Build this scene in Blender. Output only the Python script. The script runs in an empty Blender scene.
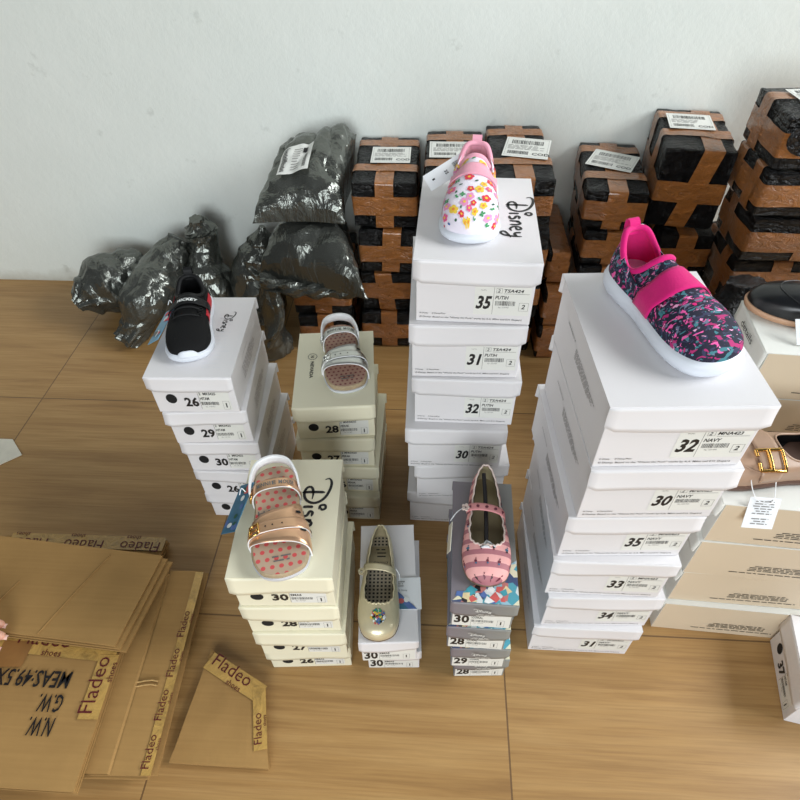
import bpy, bmesh, math, random
from mathutils import Vector, Matrix, noise
from mathutils.bvhtree import BVHTree
random.seed(7)
SC = bpy.context.scene
COL = SC.collection
PI = math.pi

# ------------------------------------------------------------------ helpers
def lin(c):
    def f(v):
        v /= 255.0
        return v / 12.92 if v <= 0.04045 else ((v + 0.055) / 1.055) ** 2.4
    return (f(c[0]), f(c[1]), f(c[2]), 1.0)

class MB:
    """collects polygons, then links them as ONE mesh object"""
    def __init__(self):
        self.v = []; self.f = []; self.m = []; self.sm = []
    def add(self, vs, fs, mi=0, smooth=False):
        o = len(self.v)
        self.v += [Vector(p) for p in vs]
        for f in fs:
            self.f.append([o + i for i in f]); self.m.append(mi); self.sm.append(smooth)
    def box(self, c, s, mi=0, rz=0.0):
        hx, hy, hz = s[0] / 2, s[1] / 2, s[2] / 2
        R = Matrix.Rotation(rz, 3, 'Z')
        vs = [Vector(c) + R @ Vector((x * hx, y * hy, z * hz)) for x in (-1, 1) for y in (-1, 1) for z in (-1, 1)]
        self.add(vs, [(0, 1, 3, 2), (4, 6, 7, 5), (0, 4, 5, 1), (2, 3, 7, 6), (0, 2, 6, 4), (1, 5, 7, 3)], mi)
    def grid(self, rows, mi=0, closed=False, smooth=True, flip=False):
        n = len(rows); m = len(rows[0]); fs = []
        for i in range(n - 1):
            for j in range(m if closed else m - 1):
                k = (j + 1) % m
                q = (i * m + j, i * m + k, (i + 1) * m + k, (i + 1) * m + j)
                fs.append(q[::-1] if flip else q)
        self.add([p for r in rows for p in r], fs, mi, smooth)
    def cap(self, ring, mi=0, flip=False, smooth=False):
        c = sum((Vector(p) for p in ring), Vector()) / len(ring); n = len(ring)
        fs = [((i + 1) % n, i, n) if flip else (i, (i + 1) % n, n) for i in range(n)]
        self.add(list(ring) + [c], fs, mi, smooth)
    def tube(self, path, r, k=8, closed=False, mi=0, cap=True):
        path = [Vector(p) for p in path]; n = len(path); rows = []; up = None
        for i, p in enumerate(path):
            a = path[(i - 1) % n] if (closed or i > 0) else p
            b = path[(i + 1) % n] if (closed or i < n - 1) else p
            t = (b - a)
            t = t.normalized() if t.length > 1e-9 else Vector((0, 0, 1))
            if up is None:
                up = Vector((0, 0, 1)) if abs(t.z) < 0.9 else Vector((1, 0, 0))
            s = t.cross(up)
            if s.length < 1e-6: s = t.cross(Vector((1, 0, 0)))
            s.normalize(); up = s.cross(t).normalized()
            rr = r(i / max(1, n - 1)) if callable(r) else r
            rows.append([p + (s * math.cos(2 * PI * j / k) + up * math.sin(2 * PI * j / k)) * rr for j in range(k)])
        if closed: rows.append(rows[0])
        self.grid(rows, mi, closed=True)
        if cap and not closed:
            self.cap(rows[0], mi, flip=False, smooth=True); self.cap(rows[-1], mi, flip=True, smooth=True)
    def build(self, name, mats, parent=None, loc=None, rz=0.0, bevel=0.0, subsurf=0, recalc=True, weld=False):
        if not isinstance(mats, (list, tuple)): mats = [mats]
        me = bpy.data.meshes.new(name)
        me.from_pydata([tuple(p) for p in self.v], [], self.f)
        for mm in mats: me.materials.append(mm)
        for i, p in enumerate(me.polygons):
            p.material_index = self.m[i]; p.use_smooth = self.sm[i]
        if recalc or weld or bevel:
            bm = bmesh.new(); bm.from_mesh(me)
            if weld: bmesh.ops.remove_doubles(bm, verts=bm.verts, dist=1e-5)
            if bevel:
                bmesh.ops.bevel(bm, geom=[e for e in bm.edges if e.calc_face_angle(0) > 0.6], offset=bevel, segments=2, affect='EDGES', profile=0.5)
            if recalc: bmesh.ops.recalc_face_normals(bm, faces=bm.faces)
            bm.to_mesh(me); bm.free()
        me.update()
        o = bpy.data.objects.new(name, me); COL.objects.link(o)
        if parent: o.parent = parent
        if loc is not None: o.location = loc
        o.rotation_euler.z = rz
        if subsurf:
            md = o.modifiers.new('subsurf', 'SUBSURF'); md.levels = subsurf; md.render_levels = subsurf
        return o

def tag(o, label=None, cat=None, group=None, kind=None):
    if label: o['label'] = label
    if cat: o['category'] = cat
    if group: o['group'] = group
    if kind: o['kind'] = kind
    return o

def thing(name, label, cat, loc=(0, 0, 0), rz=0.0, group=None, tilt=(0, 0)):
    o = bpy.data.objects.new(name, None); COL.objects.link(o)
    o.empty_display_size = 0.05
    o.location = loc; o.rotation_euler = (tilt[0], tilt[1], rz)
    return tag(o, label, cat, group)

def catmull(pts, n, closed=True):
    P = [Vector(p) for p in pts]; m = len(P); out = []
    segs = m if closed else m - 1; dense = []
    for i in range(segs):
        if closed: a, b, c, d = P[(i - 1) % m], P[i], P[(i + 1) % m], P[(i + 2) % m]
        else: a, b, c, d = P[max(i - 1, 0)], P[i], P[i + 1], P[min(i + 2, m - 1)]
        for k in range(24):
            t = k / 24
            dense.append(0.5 * ((2 * b) + (c - a) * t + (2 * a - 5 * b + 4 * c - d) * t * t + (3 * b - a - 3 * c + d) * t ** 3))
    if not closed: dense.append(P[-1])
    L = [0.0]
    D = dense + ([dense[0]] if closed else [])
    for i in range(1, len(D)): L.append(L[-1] + (D[i] - D[i - 1]).length)
    tot = L[-1]; j = 0
    for i in range(n):
        s = tot * i / (n if closed else n - 1)
        while j < len(D) - 2 and L[j + 1] < s: j += 1
        w = (s - L[j]) / max(1e-12, L[j + 1] - L[j])
        out.append(D[j].lerp(D[j + 1], min(1, max(0, w))))
    return out

# text -> flat polygons (cached)
_tc = {}
def text_polys(s, bold=0.0, shear=0.0, spacing=1.0, res=2):
    key = (s, bold, shear, spacing, res)
    if key in _tc: return _tc[key]
    cu = bpy.data.curves.new('t', 'FONT'); cu.body = s; cu.size = 1.0; cu.offset = bold; cu.shear = shear
    cu.space_character = spacing; cu.resolution_u = res; cu.fill_mode = 'FRONT'
    ob = bpy.data.objects.new('t', cu); COL.objects.link(ob)
    bpy.context.view_layer.update()
    me = bpy.data.meshes.new_from_object(ob.evaluated_get(bpy.context.evaluated_depsgraph_get()))
    vs = [(v.co.x, v.co.y) for v in me.vertices]; fs = [list(p.vertices) for p in me.polygons]
    bpy.data.objects.remove(ob); bpy.data.curves.remove(cu); bpy.data.meshes.remove(me)
    if vs:
        x0 = min(v[0] for v in vs); x1 = max(v[0] for v in vs)
        y0 = min(v[1] for v in vs); y1 = max(v[1] for v in vs)
    else: x0 = x1 = y0 = y1 = 0
    _tc[key] = (vs, fs, (x0, x1, y0, y1)); return _tc[key]

class Plane2D:
    """maps 2-D label coordinates onto a face: origin, unit axes, normal"""
    def __init__(self, o, ux, uy):
        self.o = Vector(o); self.ux = Vector(ux).normalized(); self.uy = Vector(uy).normalized()
        self.n = self.ux.cross(self.uy)
    def __call__(self, x, y, h=0.0): return self.o + self.ux * x + self.uy * y + self.n * h

def put_text(mb, pl, s, x, y, height=None, width=None, h=0.0006, mi=0, bold=0.0, shear=0.0, spacing=1.0, align='L', mapf=None):
    vs, fs, (x0, x1, y0, y1) = text_polys(s, bold, shear, spacing)
    if not vs: return
    sy = (height if height else 0.01) / max(1e-6, (y1 - y0)); sx = sy
    if width: sx = width / (x1 - x0)
    if not height and width: sy = sx
    w = (x1 - x0) * sx
    ox = x - (0 if align == 'L' else w / 2 if align == 'C' else w)
    f = mapf or (lambda a, b: pl(a, b, h))
    mb.add([f(ox + (a - x0) * sx, y + (b - y0) * sy) for a, b in vs], fs, mi)

def put_rect(mb, pl, x0, y0, x1, y1, h=0.0006, mi=0):
    mb.add([pl(x0, y0, h), pl(x1, y0, h), pl(x1, y1, h), pl(x0, y1, h)], [(0, 1, 2, 3)], mi)

def put_frame(mb, pl, x0, y0, x1, y1, t, h=0.0006, mi=0):
    put_rect(mb, pl, x0, y0, x1, y0 + t, h, mi); put_rect(mb, pl, x0, y1 - t, x1, y1, h, mi)
    put_rect(mb, pl, x0, y0 + t, x0 + t, y1 - t, h, mi); put_rect(mb, pl, x1 - t, y0 + t, x1, y1 - t, h, mi)

def put_ellipse(mb, pl, cx, cy, rx, ry, h=0.0006, mi=0, n=28):
    mb.add([pl(cx + rx * math.cos(2 * PI * i / n), cy + ry * math.sin(2 * PI * i / n), h) for i in range(n)], [list(range(n))], mi)

def put_barcode(mb, pl, x0, y0, x1, y1, seed=1, h=0.0006, mi=0):
    r = random.Random(seed); x = x0; u = (x1 - x0) / 60
    while x < x1 - 2 * u:
        w = u * r.choice((.7, .7, 1.1, 1.6)); put_rect(mb, pl, x, y0, min(x + w, x1), y1, h, mi); x += w + u * r.choice((0.8, 1.1, 1.7))

def put_fine(mb, pl, x0, y0, x1, y1, lines, seed=1, h=0.0006, mi=0, centred=False):
    """rows of tiny word-sized dashes: print too small to read in the photo"""
    r = random.Random(seed); lh = (y1 - y0) / lines
    for k in range(lines):
        y = y1 - (k + 0.8) * lh; ww = (x1 - x0) * r.uniform(0.6, 1.0)
        x = x0 + ((x1 - x0) - ww) / 2 if centred else x0
        e = x + ww
        while x < e:
            w = lh * r.uniform(1.0, 3.2); put_rect(mb, pl, x, y, min(x + w, e), y + lh * 0.34, h, mi); x += w + lh * 0.5

def put_stroke(mb, pl, pts, w0, w1=None, h=0.0006, mi=0, n=40, pen=None):
    """pen stroke: a ribbon along a smooth path; pen angle gives thick and thin"""
    P = catmull([(p[0], p[1], 0) for p in pts], n, closed=False); rows = []
    for i, p in enumerate(P):
        t = (P[min(i + 1, n - 1)] - P[max(i - 1, 0)]).normalized(); nn = Vector((-t.y, t.x, 0))
        w = w0 if w1 is None else w0 + (w1 - w0) * i / (n - 1)
        w *= 0.5 * min(1, 0.35 + 6 * min(i, n - 1 - i) / n)
        rows.append([pl(p.x + nn.x * w, p.y + nn.y * w, h), pl(p.x - nn.x * w, p.y - nn.y * w, h)])
    mb.grid(rows, mi, smooth=False)

def script_logo(mb, pl, x, y, s, mi=0, h=0.0006):
    """the hand-written word logo of the box lids; s = cap height, x,y = left end of the baseline"""
    S = lambda pts, w: put_stroke(mb, pl, [(x + a * s, y + b * s) for a, b in pts], w * s * 1.25, mi=mi, h=h)
    # D with a big flourish
    S([(-0.55, 0.95), (-0.62, 1.15), (-0.35, 1.28), (0.15, 1.2), (0.62, 0.95), (0.85, 0.55), (0.7, 0.15), (0.3, -0.02), (-0.05, 0.08), (-0.1, 0.3), (0.2, 0.42), (0.62, 0.4)], 0.11)
    S([(0.22, 1.0), (0.2, 0.6), (0.2, 0.2), (0.22, -0.12)], 0.12)
    S([(1.08, 0.5), (1.06, 0.25), (1.08, 0.0)], 0.12)               # i
    S([(1.22, 0.78), (1.0, 0.86), (0.98, 1.06), (1.16, 1.1), (1.24, 0.94), (1.1, 0.86)], 0.1)   # its looped dot
    S([(1.62, 0.46), (1.4, 0.5), (1.34, 0.36), (1.56, 0.24), (1.58, 0.06), (1.3, 0.02)], 0.11)  # s
    S([(1.8, 0.0), (1.82, 0.3), (1.84, 0.5)], 0.11)
    S([(1.83, 0.3), (1.98, 0.5), (2.14, 0.4), (2.16, 0.0)], 0.11)   # n
    S([(2.36, 0.26), (2.62, 0.34), (2.54, 0.52), (2.36, 0.42), (2.36, 0.14), (2.56, 0.0), (2.74, 0.08)], 0.1)  # e
    S([(2.88, 0.5), (2.92, 0.24), (3.08, 0.2), (3.2, 0.3)], 0.11)
    S([(3.24, 0.52), (3.22, 0.1), (3.12, -0.3), (2.9, -0.46), (2.78, -0.3), (3.0, -0.14), (3.34, 0.0)], 0.1)   # y

# ------------------------------------------------------------------ materials
def new_mat(name):
    m = bpy.data.materials.new(name); m.use_nodes = True
    nt = m.node_tree; return m, nt, nt.nodes['Principled BSDF'], nt.links
def coords(nt, scale=(1, 1, 1), rot=(0, 0, 0)):
    tc = nt.nodes.new('ShaderNodeTexCoord'); mp = nt.nodes.new('ShaderNodeMapping')
    mp.inputs['Scale'].default_value = scale; mp.inputs['Rotation'].default_value = rot
    nt.links.new(tc.outputs['Object'], mp.inputs['Vector']); return mp.outputs['Vector']
def ntex(nt, vec, scale, detail=4, rough=0.55, dist=0.0):
    n = nt.nodes.new('ShaderNodeTexNoise'); n.inputs['Scale'].default_value = scale
    n.inputs['Detail'].default_value = detail; n.inputs['Roughness'].default_value = rough; n.inputs['Distortion'].default_value = dist
    nt.links.new(vec, n.inputs['Vector']); return n.outputs['Fac']
def ramp(nt, fac, stops, interp='LINEAR'):
    r = nt.nodes.new('ShaderNodeValToRGB'); r.color_ramp.interpolation = interp
    el = r.color_ramp.elements
    while len(el) < len(stops): el.new(0.5)
    for e, (p, c) in zip(el, stops): e.position = p; e.color = c
    nt.links.new(fac, r.inputs['Fac']); return r.outputs['Color']
def mixc(nt, fac, a, b, mode='MIX'):
    m = nt.nodes.new('ShaderNodeMix'); m.data_type = 'RGBA'; m.blend_type = mode
    for s, v in ((m.inputs[0], fac), (m.inputs[6], a), (m.inputs[7], b)):
        if hasattr(v, 'is_output'): nt.links.new(v, s)
        else: s.default_value = v
    return m.outputs[2]
def bump(nt, bs, h, strength=0.3, dist=0.002):
    b = nt.nodes.new('ShaderNodeBump'); b.inputs['Strength'].default_value = strength; b.inputs['Distance'].default_value = dist
    nt.links.new(h, b.inputs['Height']); nt.links.new(b.outputs['Normal'], bs.inputs['Normal'])
    return b
def mth(nt, op, a, b=None):
    m = nt.nodes.new('ShaderNodeMath'); m.operation = op
    for i, v in enumerate((a, b)):
        if v is None: continue
        if hasattr(v, 'is_output'): nt.links.new(v, m.inputs[i])
        else: m.inputs[i].default_value = v
    return m.outputs[0]

def plain(name, rgb, rough=0.5, metal=0.0, var=0.06, bscale=0, bstr=0.15, spec=0.5, vscale=25, coat=0.0):
    m, nt, b, L = new_mat(name)
    c = lin(rgb); v = coords(nt)
    n = ntex(nt, v, vscale, 3)
    lo = tuple(x * (1 - var) for x in c[:3]) + (1,); hi = tuple(min(1, x * (1 + var)) for x in c[:3]) + (1,)
    L.new(ramp(nt, n, [(0.3, lo), (0.7, hi)]), b.inputs['Base Color'])
    b.inputs['Roughness'].default_value = rough; b.inputs['Metallic'].default_value = metal
    b.inputs['Specular IOR Level'].default_value = spec
    if coat: b.inputs['Coat Weight'].default_value = coat; b.inputs['Coat Roughness'].default_value = 0.15
    if bscale: bump(nt, b, ntex(nt, v, bscale, 3), bstr, 0.001)
    return m

M = {}
M['white_card'] = plain('white card', (226, 223, 224), 0.45, var=0.015, bscale=260, bstr=0.06, vscale=6)
M['cream_card'] = plain('cream card', (232, 226, 200), 0.5, var=0.015, bscale=260, bstr=0.06, vscale=6)
M['beige_card'] = plain('beige card', (208, 190, 164), 0.55, var=0.02, bscale=260, bstr=0.05, vscale=6)
M['pale_card'] = plain('pale grey card', (222, 222, 216), 0.5, var=0.015, bscale=260, bstr=0.05, vscale=6)
M['label'] = plain('label paper', (228, 228, 222), 0.35, var=0.01)
M['label_grey'] = plain('grey label paper', (206, 202, 196), 0.35, var=0.01)
M['ink'] = plain('black ink', (24, 22, 24), 0.5, var=0.02)
M['ink_mid'] = plain('soft black ink', (72, 69, 70), 0.6, var=0.02)
M['ink_grey'] = plain('grey ink', (120, 116, 114), 0.6, var=0.02)
M['ink_pale'] = plain('pale grey ink', (178, 172, 172), 0.4, var=0.02)
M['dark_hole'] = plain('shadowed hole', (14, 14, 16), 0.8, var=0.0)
M['ink_red'] = plain('dark red tape ink', (92, 26, 32), 0.45, var=0.05)
M['paper_white'] = plain('white paper', (232, 234, 236), 0.55, var=0.01, bscale=90, bstr=0.08)

def wall_mat():
    m, nt, b, L = new_mat('painted plaster wall')
    v = coords(nt)
    n1 = ntex(nt, v, 1.6, 6, 0.6); n2 = ntex(nt, v, 9, 5, 0.65)
    c = ramp(nt, n1, [(0.3, lin((232, 237, 230))), (0.7, lin((240, 244, 238)))])
    c2 = ramp(nt, n2, [(0.30, lin((176, 178, 172))), (0.37, (1, 1, 1, 1))])
    c = mixc(nt, 0.25, c, c2, 'MULTIPLY')
    tc = nt.nodes.new('ShaderNodeTexCoord'); sp = nt.nodes.new('ShaderNodeSeparateXYZ'); L.new(tc.outputs['Object'], sp.inputs[0])
    # scuffed, dirty band just above the floor
    e = mth(nt, 'ADD', sp.outputs['Z'], mth(nt, 'MULTIPLY', mth(nt, 'SUBTRACT', n2, 0.5), 0.09))
    d = ramp(nt, e, [(0.0, (1, 1, 1, 1)), (0.05, (0, 0, 0, 1))])
    c = mixc(nt, mth(nt, 'MULTIPLY', d, 0.55), c, lin((168, 160, 140)))
    # a few thin scratches and flecks
    vs = coords(nt, (3, 3, 9), (0.4, 0.9, 0.2)); s = ntex(nt, vs, 2.4, 8, 0.8, 1.5)
    f = ramp(nt, s, [(0.69, (0, 0, 0, 1)), (0.72, (1, 1, 1, 1))])
    c = mixc(nt, mth(nt, 'MULTIPLY', f, 0.22), c, lin((120, 112, 100)))
    L.new(c, b.inputs['Base Color']); b.inputs['Roughness'].default_value = 0.75
    bump(nt, b, mth(nt, 'ADD', ntex(nt, v, 14, 6, 0.6), mth(nt, 'MULTIPLY', ntex(nt, v, 120, 3), 0.25)), 0.25, 0.006)
    return m
M['wall'] = wall_mat()

def floor_mat():
    m, nt, b, L = new_mat('wood look floor tiles')
    tc = nt.nodes.new('ShaderNodeTexCoord'); sp = nt.nodes.new('ShaderNodeSeparateXYZ'); L.new(tc.outputs['Object'], sp.inputs[0])
    X, Y = sp.outputs['X'], sp.outputs['Y']
    tx = mth(nt, 'DIVIDE', mth(nt, 'ADD', X, 1.115 + 6.39), 0.639); ty = mth(nt, 'DIVIDE', mth(nt, 'ADD', Y, -0.5446 + 6.15), 0.615)
    fx = mth(nt, 'FLOOR', tx); fy = mth(nt, 'FLOOR', ty)
    seed = mth(nt, 'ADD', mth(nt, 'MULTIPLY', fx, 3.17), mth(nt, 'MULTIPLY', fy, 7.31))
    cb = nt.nodes.new('ShaderNodeCombineXYZ')
    L.new(mth(nt, 'ADD', mth(nt, 'MULTIPLY', X, 1.0), mth(nt, 'MULTIPLY', seed, 2.3)), cb.inputs[0])
    L.new(mth(nt, 'MULTIPLY', Y, 14.0), cb.inputs[1]); L.new(seed, cb.inputs[2])
    g1 = ntex(nt, cb.outputs[0], 2.2, 6, 0.62, 0.5)
    cb2 = nt.nodes.new('ShaderNodeCombineXYZ')
    L.new(mth(nt, 'ADD', mth(nt, 'MULTIPLY', X, 3.0), seed), cb2.inputs[0]); L.new(mth(nt, 'MULTIPLY', Y, 120.0), cb2.inputs[1]); L.new(seed, cb2.inputs[2])
    g2 = ntex(nt, cb2.outputs[0], 2.0, 4, 0.6)
    c = ramp(nt, g1, [(0.25, lin((144, 108, 64))), (0.45, lin((168, 130, 80))), (0.62, lin((178, 141, 90))), (0.8, lin((154, 117, 68)))])
    c = mixc(nt, mth(nt, 'MULTIPLY', ramp(nt, g2, [(0.3, (1, 1, 1, 1)), (0.62, (0, 0, 0, 1))]), 0.38), c, lin((126, 90, 48)))
    # a few dark pin knots
    k = nt.nodes.new('ShaderNodeTexVoronoi'); k.inputs['Scale'].default_value = 5.5; L.new(coords(nt), k.inputs['Vector'])
    c = mixc(nt, mth(nt, 'MULTIPLY', ramp(nt, k.outputs['Distance'], [(0.0, (1, 1, 1, 1)), (0.028, (0, 0, 0, 1))]), 0.5), c, lin((96, 66, 38)))
    # seams between tiles
    def seam(t, size, off=0.0):
        fr = mth(nt, 'FRACT', t); d = mth(nt, 'MULTIPLY', mth(nt, 'MINIMUM', fr, mth(nt, 'SUBTRACT', 1.0, fr)), size)
        return mth(nt, 'LESS_THAN', d, 0.0016)
    s = mth(nt, 'MAXIMUM', seam(tx, 0.639), seam(ty, 0.615))
    c = mixc(nt, mth(nt, 'MULTIPLY', s, 0.75), c, lin((84, 60, 40)))
    L.new(c, b.inputs['Base Color'])
    L.new(ramp(nt, g2, [(0.3, (0.5, 0.5, 0.5, 1)), (0.7, (0.36, 0.36, 0.36, 1))]), b.inputs['Roughness'])
    h = mth(nt, 'SUBTRACT', mth(nt, 'MULTIPLY', g2, 0.3), s); bump(nt, b, h, 0.25, 0.001)
    return m
M['floor'] = floor_mat()

def poly_mat(name, rgb, rough, scale, strength, aniso=(1, 1, 1), metal=0.0, bd=0.02):
    """thin crumpled plastic film"""
    m, nt, b, L = new_mat(name)
    v = coords(nt, aniso); n = ntex(nt, v, scale, 5, 0.6, 1.2)
    w = nt.nodes.new('ShaderNodeTexVoronoi'); w.feature = 'DISTANCE_TO_EDGE'; w.inputs['Scale'].default_value = scale * 0.55
    wv = nt.nodes.new('ShaderNodeMix'); wv.data_type = 'VECTOR'; wv.inputs[0].default_value = 0.25
    nn = nt.nodes.new('ShaderNodeTexNoise'); nn.inputs['Scale'].default_value = scale * 0.6; L.new(v, nn.inputs['Vector'])
    L.new(v, wv.inputs[4]); L.new(nn.outputs['Color'], wv.inputs[5]); L.new(wv.outputs[1], w.inputs['Vector'])
    ridge = mth(nt, 'ABSOLUTE', mth(nt, 'SUBTRACT', n, 0.5))
    st = ntex(nt, coords(nt, (2.2, 2.2, .7), (.5, .3, .6)), scale * 1.1, 3, .5, 2.0)
    r2 = mth(nt, 'ABSOLUTE', mth(nt, 'SUBTRACT', st, 0.5))
    h = mth(nt, 'SUBTRACT', mth(nt, 'MULTIPLY', mth(nt, 'MINIMUM', w.outputs['Distance'], 0.25), 1.2), mth(nt, 'MULTIPLY', mth(nt, 'ADD', ridge, r2), 1.6))
    c = lin(rgb)
    L.new(ramp(nt, ntex(nt, v, scale * 0.4, 3), [(0.3, tuple(x * 0.8 for x in c[:3]) + (1,)), (0.7, tuple(x * 1.25 for x in c[:3]) + (1,))]), b.inputs['Base Color'])
    b.inputs['Roughness'].default_value = rough; b.inputs['Specular IOR Level'].default_value = 0.35; b.inputs['Metallic'].default_value = metal
    bump(nt, b, h, strength, bd)
    return m
M['mailer'] = poly_mat('dark grey mailer film', (104, 106, 101), 0.24, 6, 0.3, metal=0.75, bd=.016)
M['wrap'] = poly_mat('black wrapping film', (11, 11, 12), 0.22, 20, 0.8, (1, 1, 2.2))
M['wrap_loose'] = poly_mat('loose black film', (24, 25, 27), 0.2, 16, 0.8)

def tape_mat(name, rgb, rough=0.28, bs=.7):
    m, nt, b, L = new_mat(name)
    v = coords(nt, (1, 1, 2.0)); n = ntex(nt, v, 26, 5, 0.65, 1.5); n2 = ntex(nt, v, 90, 3)
    c = lin(rgb)
    cc = ramp(nt, n, [(0.28, tuple(x * 0.62 for x in c[:3]) + (1,)), (0.5, c), (0.75, tuple(min(1, x * 1.25) for x in c[:3]) + (1,))])
    L.new(cc, b.inputs['Base Color']); b.inputs['Roughness'].default_value = rough
    b.inputs['Specular IOR Level'].default_value = 0.5; b.inputs['Coat Weight'].default_value = .7; b.inputs['Coat Roughness'].default_value = .1
    r = mth(nt, 'ABSOLUTE', mth(nt, 'SUBTRACT', n, 0.5)); bump(nt, b, mth(nt, 'ADD', mth(nt, 'MULTIPLY', r, -2.5), mth(nt, 'MULTIPLY', n2, 0.2)), bs, 0.02)
    return m
M['tape'] = tape_mat('brown packing tape', (164, 102, 46), .3)
M['tape_dull'] = plain('dull brown tape', (140, 100, 56), .4, var=.12, bscale=60, bstr=.2)
M['tape_clear'] = tape_mat('yellowish printed tape', (186, 148, 80), 0.3, .2)

def cardboard_mat():
    m, nt, b, L = new_mat('kraft cardboard')
    v = coords(nt); n = ntex(nt, v, 7, 6, 0.6); v2 = coords(nt, (4, 160, 1)); s = ntex(nt, v2, 1.0, 2)
    c = ramp(nt, n, [(0.3, lin((150, 114, 64))), (0.7, lin((166, 128, 74)))])
    c = mixc(nt, 0.08, c, ramp(nt, s, [(0.35, lin((118, 88, 48))), (0.65, lin((188, 150, 92)))]))
    L.new(c, b.inputs['Base Color']); b.inputs['Roughness'].default_value = 0.8
    bump(nt, b, mth(nt, 'ADD', mth(nt, 'MULTIPLY', s, .3), n), 0.12, 0.002)
    return m
M['kraft'] = cardboard_mat()
M['kraft_edge'] = plain('corrugated edge', (182, 146, 92), 0.8, var=0.2, vscale=160)

AMB, WIN, TUBE, EXPO = 0.105, 268.0, 82.0, 0.08
# ------------------------------------------------------------------ camera
def make_camera():
    cam = bpy.data.cameras.new('camera'); ob = bpy.data.objects.new('camera', cam); COL.objects.link(ob)
    f, pt, ro, ya = 600.31, math.radians(45.366), math.radians(-1.0584), math.radians(4.0038)
    def ray(a, b):
        cr, sr = math.cos(ro), math.sin(ro)
        x = cr * a + sr * b; yd = -sr * a + cr * b
        y = math.cos(pt) - yd * math.sin(pt); z = -math.sin(pt) - yd * math.cos(pt)
        c, s = math.cos(ya), math.sin(ya)
        return Vector((c * x - s * y, s * x + c * y, z))
    fwd = ray(0, 0); right = ray(1, 0) - fwd; down = ray(0, 1) - fwd
    R = Matrix((right.normalized(), -down.normalized(), -fwd.normalized())).transposed()
    ob.matrix_world = Matrix.Translation((0, 0, 1.21588)) @ R.to_4x4()
    cam.sensor_width = 36.0; cam.sensor_fit = 'HORIZONTAL'; cam.lens = f / 800 * 36.0
    cam.clip_start = 0.02; cam.clip_end = 50
    SC.camera = ob
make_camera()

# ------------------------------------------------------------------ setting
YW = 1.7455
b = MB(); b.box((0.4, 0.2, -0.03), (6.2, 3.2, 0.06)); tag(b.build('floor', M['floor']), kind='structure')
b = MB(); b.box((0.4, YW + 0.05, 1.36), (6.2, 0.1, 2.84)); tag(b.build('wall_back', M['wall']), kind='structure')

# ------------------------------------------------------------------ shoe boxes
def solid_sheet(mb, rows, off, mi=0, smooth=True, mi_back=None):
    """closed thin solid from a grid of points and an offset (vector or function of the point)"""
    n, m = len(rows), len(rows[0]); A = [Vector(p) for r in rows for p in r]
    o = off if callable(off) else (lambda p: Vector(off))
    B = [p + o(p) for p in A]; N = n * m
    fs = []; mi2 = mi if mi_back is None else mi_back
    for i in range(n - 1):
        for j in range(m - 1):
            fs.append((i * m + j, i * m + j + 1, (i + 1) * m + j + 1, (i + 1) * m + j))
    k0 = len(mb.f)
    mb.add(A + B, fs, mi, smooth)
    base = len(mb.v) - 2 * N
    def addf(q, mm, sm):
        mb.f.append([base + i for i in q]); mb.m.append(mm); mb.sm.append(sm)
    for q in fs: addf([N + i for i in reversed(q)], mi2, smooth)
    edge = [i for i in range(m)] + [i * m + m - 1 for i in range(1, n)] + [(n - 1) * m + j for j in range(m - 2, -1, -1)] + [i * m for i in range(n - 2, 0, -1)]
    for a, b2 in zip(edge, edge[1:] + edge[:1]): addf((b2, a, N + a, N + b2), mi, False)

def lid_flap(mb, W, y, z1, drop, out, seed, mi=0):
    """end flap of a lid: rounded lower corners, a little flared and wavy"""
    r = random.Random(seed); fl = r.uniform(0.001, 0.0035); ph = r.uniform(0, 6); tw = r.uniform(-0.0015, 0.0015)
    rows = []; nz = 7; nx = 15
    for i in range(nz):
        t = i / (nz - 1); row = []
        for j in range(nx):
            s = -1 + 2 * j / (nx - 1)
            e = max(0, (abs(s) - 0.955) / 0.045)
            zz = z1 - t * (drop - 0.008 * e * e)
            yy = y + out * (0.0008 + fl * t * t + tw * s * t + 0.0012 * t * math.sin(3 * s + ph))
            row.append((s * W / 2, yy, zz))
        rows.append(row)
    solid_sheet(mb, rows, (0, -out * 0.0016, 0), mi)

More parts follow.
